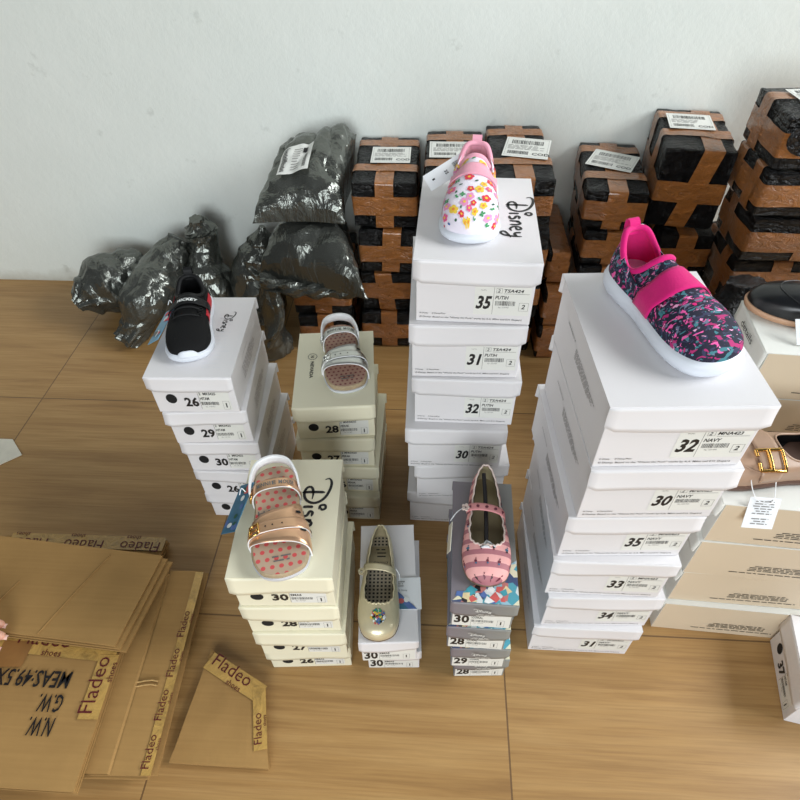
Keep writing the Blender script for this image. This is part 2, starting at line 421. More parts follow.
def pick_label(kind, mb, pl, Wb, hb, num, code, colour, seed, dz):
    """printed end label; material slots: 0 label paper, 1 ink, 2 grey ink"""
    X = lambda f: -Wb / 2 + f * Wb
    Z = lambda f: f * hb + dz
    if kind == 'sport':
        put_rect(mb, pl, X(0.5), Z(0.23), X(0.975), Z(0.92), 0.0003, 0)
        put_text(mb, pl, num, X(0.515), Z(0.37), height=0.325 * hb, width=0.135 * Wb, bold=0.035, shear=0.22, mi=1)
        put_rect(mb, pl, X(0.66), Z(0.25), X(0.663), Z(0.9), mi=2)
        put_text(mb, pl, 'Size/No', X(0.55), Z(0.82), height=0.025 * hb, mi=2)
        put_frame(mb, pl, X(0.68), Z(0.77), X(0.73), Z(0.88), 0.0004, mi=2)
        put_text(mb, pl, '2', X(0.69), Z(0.785), height=0.075 * hb, mi=1, bold=0.01, shear=0.2)
        put_text(mb, pl, code, X(0.745), Z(0.79), height=0.075 * hb, width=0.165 * Wb, bold=0.02, shear=0.2, mi=1)
        put_rect(mb, pl, X(0.745), Z(0.755), X(0.96), Z(0.762), mi=2)
        put_text(mb, pl, colour, X(0.675), Z(0.62), height=0.085 * hb, width=0.115 * Wb, bold=0.02, shear=0.2, mi=1)
        put_barcode(mb, pl, X(0.68), Z(0.47), X(0.86), Z(0.58), seed, mi=1)
        put_text(mb, pl, 'Rp. 229.900', X(0.71), Z(0.40), height=0.04 * hb, mi=2)
        put_frame(mb, pl, X(0.885), Z(0.35), X(0.965), Z(0.55), 0.0004, mi=2)
        put_text(mb, pl, '2', X(0.905), Z(0.4), height=0.11 * hb, width=0.032 * Wb, bold=0.02, shear=0.2, mi=1)
    else:
        if kind == 'kid': q = dict(n0=0.36, nw=0.17, c0=0.56, c1=0.78, b0=0.82, b1=0.9, z0=0.16, nz=0.26, nh=0.4)
        elif kind == 'flat': q = dict(n0=0.04, nw=0.25, c0=0.33, c1=0.68, b0=0.75, b1=0.87, z0=0.06, nz=0.16, nh=0.62)
        else: q = dict(n0=0.05, nw=0.25, c0=0.34, c1=0.7, b0=0.76, b1=0.88, z0=0.06, nz=0.22, nh=0.5)
        if kind != 'kid': put_rect(mb, pl, X(0.02), Z(0.04), X(0.97), Z(0.93), 0.0003, 0)
        else: put_rect(mb, pl, X(0.55), Z(0.12), X(0.92), Z(0.92), 0.0003, 0)
        put_text(mb, pl, num, X(q['n0']), Z(q['nz']), height=q['nh'] * hb, width=q['nw'] * Wb, bold=0.035, mi=1)
        put_rect(mb, pl, X(q['c0'] - 0.015), Z(q['z0']), X(q['c0'] - 0.011), Z(0.9), mi=2)
        put_text(mb, pl, '2  ' + code, X(q['c0']), Z(0.76), height=0.11 * hb, width=0.92 * (q['c1'] - q['c0']) * Wb, bold=0.02, mi=1)
        put_text(mb, pl, colour, X(q['c0']), Z(0.55), height=0.12 * hb, width=0.5 * (q['c1'] - q['c0']) * Wb, bold=0.02, mi=1)
        put_barcode(mb, pl, X(q['c0']), Z(0.33), X(q['c1']), Z(0.47), seed, mi=1)
        put_text(mb, pl, 'Rp. 199.900', X(q['c0'] + 0.04), Z(0.22), height=0.055 * hb, mi=2)
        put_frame(mb, pl, X(q['b0']), Z(0.14), X(q['b1']), Z(0.5), 0.0004, mi=2)
        put_text(mb, pl, '1', X((q['b0'] + q['b1']) / 2), Z(0.22), height=0.2 * hb, bold=0.02, mi=1, align='C')

def shoe_box(label, group, loc, rz, W, L, h, kind, num, code, colour, seed, skirt=0.34, mats=('white_card',) * 3,
             top=None, inset=0.004, dz=0.0, side=None, tilt=(0, 0), front_label=True, name='shoe_box'):
    t = thing(name, label, 'shoe box', loc, rz, group, tilt)
    lidm, bodym, sidem = (M[m] for m in mats)
    zt = h - 0.0004
    b = MB(); Wb, Lb = W - 2 * inset, L - 2 * 0.004
    b.box((0, 0, (h - 0.0019) / 2), (Wb, Lb, h - 0.0019))
    o = b.build('body', [bodym, sidem], t, bevel=0.0012)
    for p in o.data.polygons:
        if abs(p.normal.x) > 0.9: p.material_index = 1
    drop = skirt * h
    b = MB()
    b.box((0, 0, zt - 0.0008), (Wb + .0006 if kind == 'long' else W, L, 0.0016))
    lid_flap(b, W + 0.001, -L / 2, zt - 0.001, drop, -1, seed)
    lid_flap(b, W + 0.001, L / 2, zt - 0.001, drop, 1, seed + 50)
    b.build('lid', lidm, t, recalc=True)
    yf = -Lb / 2 - 0.0002; hb = h - drop
    pl = Plane2D((0, yf, 0), (1, 0, 0), (0, 0, 1))
    if front_label:
        b = MB(); pick_label(kind, b, pl, Wb, hb, num, code, colour, seed, dz)
        b.build('size_label', [M['label'], M['ink'], M['ink_grey']], t, recalc=False)
    if kind == 'sport':
        b = MB()
        put_text(b, pl, '\u00a9 Disney      \u00a9 Disney/Pixar', -Wb / 2 + 0.03 * Wb, 0.19 * hb, height=0.0036, mi=0, shear=0.15, bold=.01)
        put_text(b, pl, '\u00a9 Disney. Based on the "Winnie the Pooh" works by A.A. Milne and E.H. Shepard.', -Wb / 2 + 0.03 * Wb, 0.09 * hb, height=0.0042, width=0.9 * Wb, mi=0, shear=0.15, bold=.01)
        b.build('copyright_print', M['ink_mid'], t, recalc=False)
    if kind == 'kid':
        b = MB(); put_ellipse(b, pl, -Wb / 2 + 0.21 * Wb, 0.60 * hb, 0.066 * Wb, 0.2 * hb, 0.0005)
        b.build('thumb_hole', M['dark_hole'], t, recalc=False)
    if top: top(t, W, L, h)
    if side: side(t, Wb, L, h)
    return t

def side_print_left(t, W, L, h):
    pl = Plane2D((-W / 2 - 0.0002, 0, 0), (0, -1, 0), (0, 0, 1)); b = MB()
    put_fine(b, pl, -.02, .46 * h, .09, .62 * h, 5, 3)
    put_text(b, pl, 'www.disney.co.id', -0.075, 0.62 * h, height=0.006, mi=0, bold=0.01)
    b.build('side_print', M['ink_grey'], t, recalc=False)
def side_print_right(t, W, L, h):
    pl = Plane2D((W / 2 + 0.0002, 0, 0), (0, 1, 0), (0, 0, 1)); b = MB()
    put_fine(b, pl, -0.05, 0.25 * h, 0.06, 0.6 * h, 5, 4); put_text(b, pl, 'www.disney.co.id', -0.03, 0.7 * h, height=0.005, mi=0)
    b.build('side_print', M['ink_pale'], t, recalc=False)
def side_print_long(t, W, L, h):
    pl = Plane2D((W / 2 + 0.0002, 0, 0), (0, 1, 0), (0, 0, 1)); b = MB()
    put_fine(b, pl, -.05, 0.24 * h, 0.06, 0.42 * h, 4, 5, centred=True); put_fine(b, pl, -.085, 0.15 * h, 0.085, 0.2 * h, 1, 6, centred=True)
    b.build('side_print', M['ink'], t, recalc=False)
def top_logo(ox, oy, s):
    def f(t, W, L, h):
        pl = Plane2D((ox, oy, h - 0.0004), (0, -1, 0), (1, 0, 0)); b = MB(); script_logo(b, pl, 0, 0, s, h=0.0005)
        b.build('lid_logo', M['ink'], t, recalc=False)
    return f
def top_nevada(t, W, L, h):
    pl = Plane2D((-0.048, 0.035, h - 0.0004), (0, -1, 0), (1, 0, 0)); b = MB()
    n = 30
    for r0, r1 in ((0.0088, 0.0098),):
        b.grid([[pl(r * math.cos(2 * PI * i / n), r * math.sin(2 * PI * i / n), 0.0005) for i in range(n)] for r in (r0, r1)], 0, closed=True, smooth=False)
    put_text(b, pl, 'N', -0.003, -0.0035, height=0.007, bold=0.01)
    put_text(b, pl, 'NEVADA', 0.016, -0.0035, height=0.0075, width=0.05, bold=0.015)
    b.build('lid_logo', M['ink'], t, recalc=False)
def top_emboss(t, W, L, h):
    b = MB(); pl = Plane2D((0.030, 0.012, h - 0.0004), (0, -1, 0), (1, 0, 0))
    script_logo(b, pl, -0.05, 0.0, 0.016, h=0.0005)
    b.build('lid_logo', M['ink'], t, recalc=False)
    b = MB(); pl = Plane2D((W / 2 - 0.04, 0.0, h - 0.0004), (1, 0, 0), (0, 1, 0))
    put_fine(b, pl, -0.02, -0.1, 0.022, 0.06, 14, 8, h=0.0005)
    b.build('embossed_print', M['gloss_print'], t, recalc=False)
M['gloss_print'] = plain('clear gloss print', (232, 230, 232), 0.12, var=0.0)

WORD = {0: 'topmost', 1: 'second from the top', 2: 'third from the top', 3: 'fourth from the top', 4: 'fifth from the top', 5: 'at the bottom'}
def ordinal(k, n): return 'lowest' if k == 0 else WORD[n - 1 - k]

def stack(rows, W, L, h, kind, code, colour, nums, descr, group, mats, skirt, seed0, top=None, side=None, inset=0.004, dz=0.0, dyaw=()):
    z = 0.0; n = len(rows)
    for k, (x, y, r, dh) in enumerate(rows):
        a = math.radians(r); hh = h + dh
        cx, cy = x - math.sin(a) * L / 2, y + math.cos(a) * L / 2
        num = nums[k]; o = ordinal(k, n)
        lab = descr % ((' marked ' + num) if num and num[0] != '~' else '', o)
        num = num.strip('~') if num else num
        shoe_box(lab, group, (cx, cy, z), a, W, L, hh - 0.0002, kind, num or '30', code, colour, seed0 + k, skirt, mats,
                 top if k == n - 1 else None, inset, dz, side, front_label=bool(num))
        z += hh
    return z

ZA = stack([(.309, .501, .05, -.001), (.317, .504, 2.2, .0), (.306, .504, .3, 0), (.308, .512, 3.1, 0), (.315, .507, 3.5, 0), (.312, .508, 3.75, 0)],
      .2, .2793, .1178, 'sport', 'MNA423', 'NAVY', ['31', '34', '33', '35', '30', '32'],
      'white box%s, %s of the stack under the navy shoe', 'white boxes of the tall right stack', ('white_card',) * 3, .34, 100, side=side_print_left, inset=.004)
ZB = stack([(.055, .794, -.5, 0), (.071, .779, 3.5, 0), (.053, .768, .8, 0), (.065, .781, -.25, 0), (.060, .783, .86, 0), (.066, .785, -1.5, 0)],
      .195, .2783, .1202, 'sport', 'TSA424', 'PUTIH', [None, None, '30', '32', '31', '35'],
      'white box%s, %s of the stack under the floral shoe', 'white boxes of the centre stack', ('white_card',) * 3, .34, 120, top=top_logo(.052, .045, .034), inset=.005)
ZC = stack([(-.426, .787, .65, 0), (-.424, .777, .5, 0), (-.428, .777, 2.5, 0), (-.433, .774, 4.5, 0), (-.440, .768, 2.3, 0)],
      .1614, .2444, .0955, 'kid', 'MKS425', 'HITAM', ['~28', '26', '30', '29', '26'],
      'white box%s, %s of the stack under the black sneaker', 'white boxes of the left stack', ('white_card',) * 3, .36, 140, top=top_emboss, side=side_print_right, inset=.003)
ZD = stack([(-.187, .792, .2, 0), (-.186, .803, .1, 0), (-.191, .800, 3, 0), (-.186, .800, 6, 0)],
      .1616, .2281, .0951, 'kid', 'MNNS4250', 'PERAK', ['~29', '~26', '27', '28'],
      'cream box%s, %s of the stack under the silver sandal', 'cream boxes under the silver sandal', ('cream_card',) * 3, .42, 160, top=top_nevada, inset=.003)
ZE = stack([(-.214, .445, 4.5, -.002), (-.213, .431, 2.8, .001), (-.217, .431, 3.6, 0), (-.217, .429, 3.1, 0)],
      .1607, .2259, .0988, 'kid', 'MNS425', 'EMAS', ['~26', '27', '28', '30'],
      'cream box%s, %s of the stack under the gold sandal', 'cream boxes under the rose gold sandal', ('cream_card',) * 3, .46, 180, top=top_logo(.022, .05, .034), inset=.003, dz=.005)
ZF = stack([(-.053, .451, 3.15, 0), (-.058, .431, 4.6, 0)],
      .1051, .2359, .0895, 'flat', 'MNF425', 'EMAS', ['30', '30'],
      'small white box%s, %s of the pair under the gold flat shoe', 'small white boxes under the gold flat', ('white_card',) * 3, .4, 200, inset=.003)

# grey printed boxes under the striped flat
def collage_mat():
    m, nt, b, L = new_mat('colourful collage print'); v = coords(nt)
    k = nt.nodes.new('ShaderNodeTexVoronoi'); k.inputs['Scale'].default_value = 75; L.new(v, k.inputs['Vector'])
    s = nt.nodes.new('ShaderNodeSeparateColor'); L.new(k.outputs['Color'], s.inputs[0])
    c = ramp(nt, s.outputs[0], [(0, lin((86, 160, 176))), (.2, lin((216, 222, 220))), (.34, lin((150, 190, 205))), (.48, lin((190, 120, 116))), (.58, lin((225, 220, 190))), (.7, lin((70, 84, 120))), (.82, lin((120, 150, 110))), (.92, lin((50, 44, 50)))], 'CONSTANT')
    L.new(c, b.inputs['Base Color']); b.inputs['Roughness'].default_value = 0.35
    return m
M['collage'] = collage_mat()
def grey_print_mat():
    m, nt, b, L = new_mat('grey lilac printed card')
    tc = nt.nodes.new('ShaderNodeTexCoord'); sp = nt.nodes.new('ShaderNodeSeparateXYZ'); L.new(tc.outputs['Object'], sp.inputs[0])
    f = mth(nt, 'ADD', mth(nt, 'MULTIPLY', sp.outputs['X'], 9.0), 0.5)
    L.new(ramp(nt, f, [(0.05, lin((124, 117, 124))), (0.45, lin((126, 124, 124))), (1.0, lin((138, 140, 136)))]), b.inputs['Base Color'])
    b.inputs['Roughness'].default_value = 0.38; return m
M['grey_card'] = grey_print_mat()
M['blue_card'] = plain('pale blue printed card', (132, 164, 182), 0.4, var=0.2, vscale=14)
def grey_extras(collage_depth):
    def f(t, W, L, h):
        pl = Plane2D((0, 0, h - 0.0004), (1, 0, 0), (0, 1, 0)); b = MB()
        r = random.Random(3); cols = []
        # overlapping shards of a photo collage over the front right corner of the lid
        y0 = -L / 2
        b.add([pl(-W / 2, y0, .0004), pl(W / 2, y0, .0004), pl(W / 2, y0 + .075, .0004), pl(-W / 2 + .012, y0 + .012, .0004)], [(0, 1, 2, 3)], 0)
        for i in range(26):
            x = r.uniform(-W / 2 + .008, W / 2 - .014); lim = .008 + (x + W / 2) / W * .05
            y = y0 + r.uniform(.003, lim); s = r.uniform(.004, .010); a = r.uniform(0, 6)
            pts = [pl(max(-W / 2, min(W / 2, x + s * math.cos(a + q))), max(y0, y + s * math.sin(a + q)), .0006 + i * 1e-5) for q in (0, 1.5, 2.6, 4.2)]
            b.add(pts, [(0, 1, 2, 3)], 1 + i % 6)
        b.build('collage_print', [M['collage'], M['c_teal'], M['c_white'], M['c_black'], M['c_coral'], M['c_cream'], M['c_blue']], t, recalc=False)
        pf = Plane2D((0, -L / 2 - .0052, 0), (1, 0, 0), (0, 0, 1)); b = MB()
        script_logo(b, pf, -.012, h * .79, .0068, h=.0004)
        put_fine(b, pf, -.014, h * .645, .022, h * .73, 2, 3, centred=True)
        b.build('lid_logo', M['label'], t, recalc=False)
    return f
for nm, c in dict(teal=(70, 158, 172), white=(232, 234, 232), black=(30, 28, 32), coral=(206, 96, 92), cream=(226, 206, 160), blue=(84, 112, 168)).items():
    M['c_' + nm] = plain(nm + ' print', c, 0.35, var=0.12, vscale=120)
def grey_side(t, W, L, h):
    pl = Plane2D((W / 2 + 0.0002, 0, 0), (0, 1, 0), (0, 0, 1)); b = MB(); r = random.Random(9)
    for i in range(14):
        y = r.uniform(-L / 2 + .012, -L / 2 + .1); z = r.uniform(.012, h - .02); s = r.uniform(.005, .011); a = r.uniform(0, 6)
        b.add([pl(y + s * math.cos(a + q), z + s * math.sin(a + q), .0004 + i * 1e-5) for q in (0, 1.4, 2.9, 4.4)], [(0, 1, 2, 3)], i % 5)
    b.build('collage_print', [M['c_white'], M['c_teal'], M['c_cream'], M['c_coral'], M['c_blue']], t, recalc=False)
z = 0.0
for k, (x, y, r, num) in enumerate([(.112, .444, 3.6, '28'), (.102, .428, 1.76, '29'), (.091, .424, -.9, '28'), (.093, .422, -1.03, '30')]):
    a = math.radians(r); L_ = .2249
    shoe_box('grey box marked %s, %s of the stack under the striped flat' % (num, ordinal(k, 4)), 'grey boxes under the striped flat',
             (x - math.sin(a) * L_ / 2, y + math.cos(a) * L_ / 2, z), a, .1022, L_, .0893, 'grey', num, 'MNF524', 'CORAL', 220 + k, .4, ('grey_card', 'grey_card', 'blue_card'), top=grey_extras(.07), side=grey_side, inset=.003)
    z += .0895
ZG = z

# beige boxes lying with their long side to the camera, two stacks deep, and the box at the frame's lower right corner
def end_word(t, W, L, h):
    pl = Plane2D((0, -L / 2 - 0.0042, 0), (1, 0, 0), (0, 0, 1)); b = MB()
    put_text(b, pl, 'details', -.035, h * .76, height=.0145, width=.062)
    b.build('lid_print', M['ink'], t, recalc=False)
for k in range(4):
    dx, dy, r = [(0, -.007, -2.9), (.004, .002, -2.3), (0, .001, -3.2), (.002, .003, -3.6)][k]
    a = math.radians(r); c = Vector((.4665 + dx, .5705 + dy, 0)) + Matrix.Rotation(a, 3, 'Z') @ Vector((.155, .0775, 0))
    shoe_box('beige box lying sideways, %s of the stack under the taupe loafer' % ordinal(k, 4), 'beige boxes under the beige loafer', (c.x, c.y, k * .1055), a - PI / 2, .155, .31, .1053, 'long', '', '', '', 240 + k, .36,
             ('pale_card', 'pale_card', 'beige_card'), side=side_print_long, front_label=False, inset=.0015)
ZH = 4 * .1055
for k in range(5):
    dx = [0, .003, .001, .002, 0][k]; a = math.radians(-3 - k * .2)
    c = Vector((.577 + dx, .8165, 0)) + Matrix.Rotation(a, 3, 'Z') @ Vector((.155, .0775, 0))
    shoe_box('beige box lying sideways, %s of the stack under the black loafer' % ordinal(k, 5), 'beige boxes under the black loafer', (c.x, c.y, k * .106), a - PI / 2, .155, .31, .1058, 'long', '', '', '', 250 + k, .4,
             ('pale_card', 'pale_card', 'beige_card'), top=end_word if k == 4 else None, side=side_print_long, front_label=False, inset=.0015)
ZH2 = 5 * .106
a = math.radians(-101.5); R_ = Matrix.Rotation(a, 3, 'Z')
c = Vector((.6995, .552, 0)) - R_ @ Vector((-.08, -.125, 0))
shoe_box('white box marked 37 standing on the floor in front of the beige boxes', None, (c.x, c.y, 0), a, .16, .25, .1075, 'kid', '37', 'WNF425', 'HITAM', 260, .46, inset=.003)

# ------------------------------------------------------------------ wrapped parcels
def rb(p, h, r, off, seed, bul):
    """point on a cube surface -> slightly slack rounded box of half size h"""
    core = Vector(max(-(h[i] - r), min(h[i] - r, p[i])) for i in range(3))
    d = Vector(p) - core
    d = d.normalized() if d.length > 1e-9 else Vector((0, 0, 1))
    q = core + d * r
    u = [q[i] / h[i] for i in range(3)]
    ax = max(range(3), key=lambda i: abs(u[i])); o = [i for i in range(3) if i != ax]
    w = (1 - u[o[0]] ** 2) * (1 - u[o[1]] ** 2)
    n1 = noise.noise(q * 14 + Vector((seed, 0, 0))); n2 = noise.noise(q * 42 + Vector((0, seed, 0)))
    n3 = noise.noise(Vector((q[0] * 25, q[1] * 60, q[2] * 25)) + Vector((seed, seed, 0)))
    bb = bul * w * (0.5 + n1) + 0.0026 * n1 - 0.0024 * abs(n2) + .0012 * n3
    if ax == 2: bb = min(bb, 0.0005)
    return q + d * (bb - 0.0015 + off)

def parcel(label, group, loc, rz, size, seed, bands, ship=None, tilt=(0, 0), bul=0.004, cat='parcel', patch=None):
    t = thing('wrapped_parcel', label, cat, loc, rz, group, tilt)
    h = (size[0] / 2 - .0015, size[1] / 2 - .0015, size[2] / 2 - .0015); zc = size[2] / 2
    rad = 0.008; N = 12
    F = lambda p, off=0.0: rb(p, h, rad, off, seed, bul) + Vector((0, 0, zc))
    b = MB(); ts = [-1, -.96, -.9] + [-.75 + 1.5 * i / (N - 1) for i in range(N)] + [.9, .96, 1]
    for ax in range(3):
        for sg in (-1, 1):
            o = [i for i in range(3) if i != ax]; rows = []
            for u in ts:
                row = []
                for v in ts:
                    p = [0, 0, 0]; p[ax] = sg * h[ax]; p[o[0]] = u * h[o[0]]; p[o[1]] = v * h[o[1]]; row.append(F(p))
                rows.append(row)
            b.grid(rows)
    b.build('wrapping', M['wrap'], t, weld=True)
    b = MB(); tw = 0.022
    def loop(ax, c, w, off, skew=0.0):
        """tape ring round the parcel, in the plane perpendicular to axis ax at offset c"""
        o = [i for i in range(3) if i != ax]; path = []
        n = 16
        for (s0, s1) in (((-1, -1), (1, -1)), ((1, -1), (1, 1)), ((1, 1), (-1, 1)), ((-1, 1), (-1, -1))):
            for i in range(n):
                e = i / n; e = 0.5 - 0.5 * math.cos(PI * e)
                path.append(((s0[0] + (s1[0] - s0[0]) * e) * h[o[0]], (s0[1] + (s1[1] - s0[1]) * e) * h[o[1]]))
        path.append(path[0]); rows = []
        for (a1, a2) in path:
            row = []
            for q in range(6):
                p = [0, 0, 0]; p[ax] = c + skew * a2 + (q / 5 - .5) * 2 * w; p[o[0]] = a1; p[o[1]] = a2
                p[ax] = max(-h[ax] * .985, min(h[ax] * .985, p[ax]))
                row.append(F(p, off))
            rows.append(row)
        b.grid(rows)
    for i, (ax, c, w, sk) in enumerate(bands): loop(ax, c * h[ax], w, 0.0012 + 0.0006 * i, sk)
    b.build('tape', M['tape'], t, recalc=True)
    if ship:
        x, y, w, l, ang, sd = ship
        z = size[2] + .0028
        ca, sa = math.cos(ang), math.sin(ang)
        pl = Plane2D((x, y, z), (ca, sa, 0), (-sa, ca, 0)); b = MB()
        put_rect(b, pl, -w / 2, -l / 2, w / 2, l / 2, 0, 0)
        put_frame(b, pl, -w * .46, -l * .44, w * .46, l * .44, .0005, .0004, 2)
        put_barcode(b, pl, -w * .36, l * .16, w * .36, l * .36, sd, .0004, 1)
        put_fine(b, pl, -w * .42, -l * .12, w * .42, l * .12, 4, sd, .0004, 2)
        put_barcode(b, pl, -w * .4, -l * .36, w * .06, -l * .2, sd + 1, .0004, 1)
        put_text(b, pl, 'COD', w * .14, -l * .36, height=l * .12, h=.0004, mi=1, bold=.02)
        b.build('shipping_label', [M['label'], M['ink'], M['ink_grey']], t, recalc=False)
    if patch: patch(t, F, h)
    return t

CROSS = [(0, 0, .0235, 0), (2, .0, .026, 0), (1, .66, .02, 0), (1, -.42, .02, 0)]
CROSS2 = [(0, .05, .0245, .05), (2, -.05, .026, 0), (1, .3, .022, 0)]
CROSS3 = [(0, -.15, .0235, -.1), (2, .1, .026, 0), (1, -.45, .02, 0), (1, .6, .02, 0)]
def column(specs, descr, group):
    """specs bottom to top: x, y(front), yaw, w, d, h, bands, ship"""
    z = 0; n = len(specs)
    for k, (x, y, r, w, d, h, bands, ship) in enumerate(specs):
        a = math.radians(r); cx, cy = x - math.sin(a) * d / 2, y + math.cos(a) * d / 2
        lab = descr % ordinal(k, n)
        parcel(lab, group, (cx, cy, z), a, (w, d, h), 3.7 * len(bpy.data.objects) % 97, bands, ship, bul=.003)
        z += h + .0006
    return z
column([(-.317, 1.405, 0, .17, .27, .13, CROSS, None), (-.320, 1.41, 1, .172, .265, .13, CROSS2, None)],
       'taped black parcel, %s of the pair under the two mailer bags', 'parcels under the mailer bags')
column([(-.128, 1.425, 0, .172, .29, .132, CROSS, None), (-.124, 1.435, 1, .170, .28, .132, CROSS3, None), (-.121, 1.43, -1, .172, .28, .132, CROSS2, None),
        (-.132, 1.44, 0.5, .172, .295, .131, CROSS, (.01, .01, .105, .10, 0.0, 5))],
       'taped black parcel, %s of the column right beside the mailer bags', 'parcels beside the mailer bags')
column([(.047, 1.42, 0, .156, .29, .136, CROSS, None), (.049, 1.41, 0, .158, .29, .137, CROSS2, None), (.047, 1.43, 0, .158, .28, .137, CROSS, None),
        (.047, 1.425, 0, .16, .305, .137, CROSS, (-.005, .01, .125, .10, 0.0, 7))],
       'taped black parcel, %s of the column straight behind the floral shoe', 'parcels straight behind the floral shoe')
column([(.222, 1.42, 0, .15, .31, .14, CROSS2, None), (.225, 1.40, 1, .15, .32, .141, CROSS3, None), (.222, 1.39, 0, .155, .33, .141, CROSS2, None),
        (.213, 1.392, 1, .155, .34, .142, CROSS, (.02, .0, .115, .12, -.22, 9))],
       'taped black parcel, %s of the column to the floral shoe\'s right', 'parcels to the right behind the floral shoe')
column([(.343, 1.39, 0, .07, .34, .12, CROSS2, None), (.343, 1.395, 0, .07, .33, .115, CROSS, None), (.342, 1.44, 0, .066, .29, .10, CROSS2, None)],
       'narrow taped black parcel, %s of the low column between taller ones', 'parcels in the low gap column')
column([(.478, 1.43, -2, .165, .3, .1015, CROSS, None), (.48, 1.42, -2, .165, .3, .1015, CROSS3, None), (.474, 1.42, -3, .165, .3, .1015, CROSS2, None), (.472, 1.425, -3, .165, .305, .1015, CROSS, None),
        (.452, 1.432, -5, .16, .305, .109, CROSS, (.0, .02, .12, .105, -.36, 11))],
       'taped black parcel, %s of the column behind the navy shoe', 'parcels behind the navy shoe')
column([(.658, 1.44, -1, .14, .28, .135, CROSS2, None), (.662, 1.445, -1, .14, .28, .135, CROSS, None), (.658, 1.43, -1, .145, .285, .13, CROSS, None),
        (.632, 1.462, -8, .172, .275, .208, [(0, .12, .024, .18), (2, -.05, .026, 0), (1, .62, .024, 0), (1, -.25, .022, 0)], (-.01, .03, .11, .10, -.0, 13))],
       'taped black parcel, %s of the second column from the right', 'parcels of the second column from the right')
def black_patch(t, F, h):
    b = MB(); rows = []
    for i in range(7):
        r = i / 6; rows.append([F((h[0] * (-.6 + .34 * r * math.cos(2 * PI * j / 20)), -h[1], h[2] * (.2 + .62 * r * math.sin(2 * PI * j / 20))), .0042) for j in range(20)])
    b.grid(rows, closed=True); b.build('film_patch', M['wrap_loose'], t)
z = 0
for k, (x, y, r, w, d, h, bands) in enumerate([(.90, 1.34, 1, .29, .21, .13, CROSS2), (.90, 1.34, 0, .29, .21, .13, CROSS), (.893, 1.335, 1, .29, .21, .13, CROSS3), (.886, 1.32, 0, .29, .19, .12, CROSS2), (.870, 1.315, 0, .29, .19, .11, CROSS), (.866, 1.315, 0, .29, .19, .118, CROSS2)]):
    a = math.radians(r)
    parcel('wide taped parcel, %s of the rightmost column behind black loafer' % ordinal(k, 6), 'parcels of the far right column', (x - math.sin(a) * d / 2, y + math.cos(a) * d / 2, z), a, (w, d, h), 31 + k,
           bands, (-.05, .02, .1, .08, .1, 17) if k == 5 else None, patch=black_patch if k == 5 else None)
    z += h + .0006

# ------------------------------------------------------------------ dark mailer bags
def ridge(p, s, sd):
    q = Vector((p[0] * s, p[1] * s, p[2] * s)) + Vector((sd, sd * 1.7, -sd))
    return 1 - 2 * abs(noise.noise(q))
def crumple(p, sd, amp, str_dir=None):
    q = Vector(p)
    w_ = noise.noise(q * 5 + Vector((sd, 0, 0))) * .03
    a = ridge(q + Vector((w_, -w_, w_)), 9, sd) * .45 + ridge((q.x * .6, q.y, q.z * 1.5), 20, sd + 9) * .35 + ridge(q, 34, sd + 4) * .2
    return amp * a
def tube_bag(label, group, spine, radii, sd, amp=.012, flat=.0, squash=1.0, fold=7, ends=(1, 1), extra=None, mat='mailer', name='mailer_bag'):
    """a filled bag: swept body with gathered, pinched ends"""
    P = catmull(spine, 64, closed=False); n = len(P); m = 72; rows = []
    for i, p in enumerate(P):
        t = i / (n - 1)
        T = (P[min(i + 1, n - 1)] - P[max(i - 1, 0)]).normalized()
        S = T.cross(Vector((0, 0, 1)))
        S = S.normalized() if S.length > 1e-3 else Vector((1, 0, 0)); U = S.cross(T).normalized()
        f = t * (len(radii) - 1); a = int(min(f, len(radii) - 2)); w = f - a; w = w * w * (3 - 2 * w)
        R = radii[a] * (1 - w) + radii[a + 1] * w
        g = max(0, 1 - t / .22) * ends[0] + max(0, 1 - (1 - t) / .22) * ends[1]
        row = []
        for j in range(m):
            th = 2 * PI * j / m
            d = S * math.cos(th) + U * math.sin(th) * squash
            q = p + d * R
            pl_ = math.sin(fold * th + 3 * noise.noise(Vector((t * 4, sd, 0)))) * .5 + math.sin(fold * 1.7 * th + sd) * .35
            w3 = noise.noise(Vector((t * 5, sd, math.cos(th)))) * 2.2
            lf = abs(math.sin(3.5 * th + w3 + sd)) ** .7 - .6                 # long folds along the bag
            q = q + d * (crumple(q, sd, amp) + R * .10 * lf * (1 + g) + g * R * .22 * pl_)
            if q.z < .003: q.z = .003 + .0006 * (j % 3)
            row.append(q)
        rows.append(row)
    b = MB(); b.grid(rows, closed=True); b.cap(rows[0], smooth=True); b.cap(rows[-1], flip=True, smooth=True)
    o = facet(b.build(name, M[mat]), .30); c = sum((v for v in spine), Vector()) / len(spine) if isinstance(spine[0], Vector) else Vector([sum(s[i] for s in spine) / len(spine) for i in range(3)])
    return tag(o, label, 'bag', group)
def facet(o, ratio):
    md = o.modifiers.new('decimate', 'DECIMATE'); md.ratio = ratio
    bpy.context.view_layer.update()
    me = bpy.data.meshes.new_from_object(o.evaluated_get(bpy.context.evaluated_depsgraph_get()))
    o.modifiers.clear(); old = o.data; o.data = me; bpy.data.meshes.remove(old); me.name = o.name
    for p in me.polygons: p.use_smooth = True
    me.set_sharp_from_angle(angle=math.radians(14))
    return o
V = Vector
G_B = 'dark mailer bags on the floor by the wall'
tube_bag('dark grey bag leftmost on the floor by the wall, its gathered end facing front', G_B,
         [(-1.125, 1.49, .088), (-1.12, 1.495, .09), (-1.10, 1.525, .095), (-1.045, 1.585, .11), (-.975, 1.64, .14), (-.955, 1.665, .15)], [.012, .055, .084, .082, .062, .03], 1.3, .014, ends=(1.5, .6))
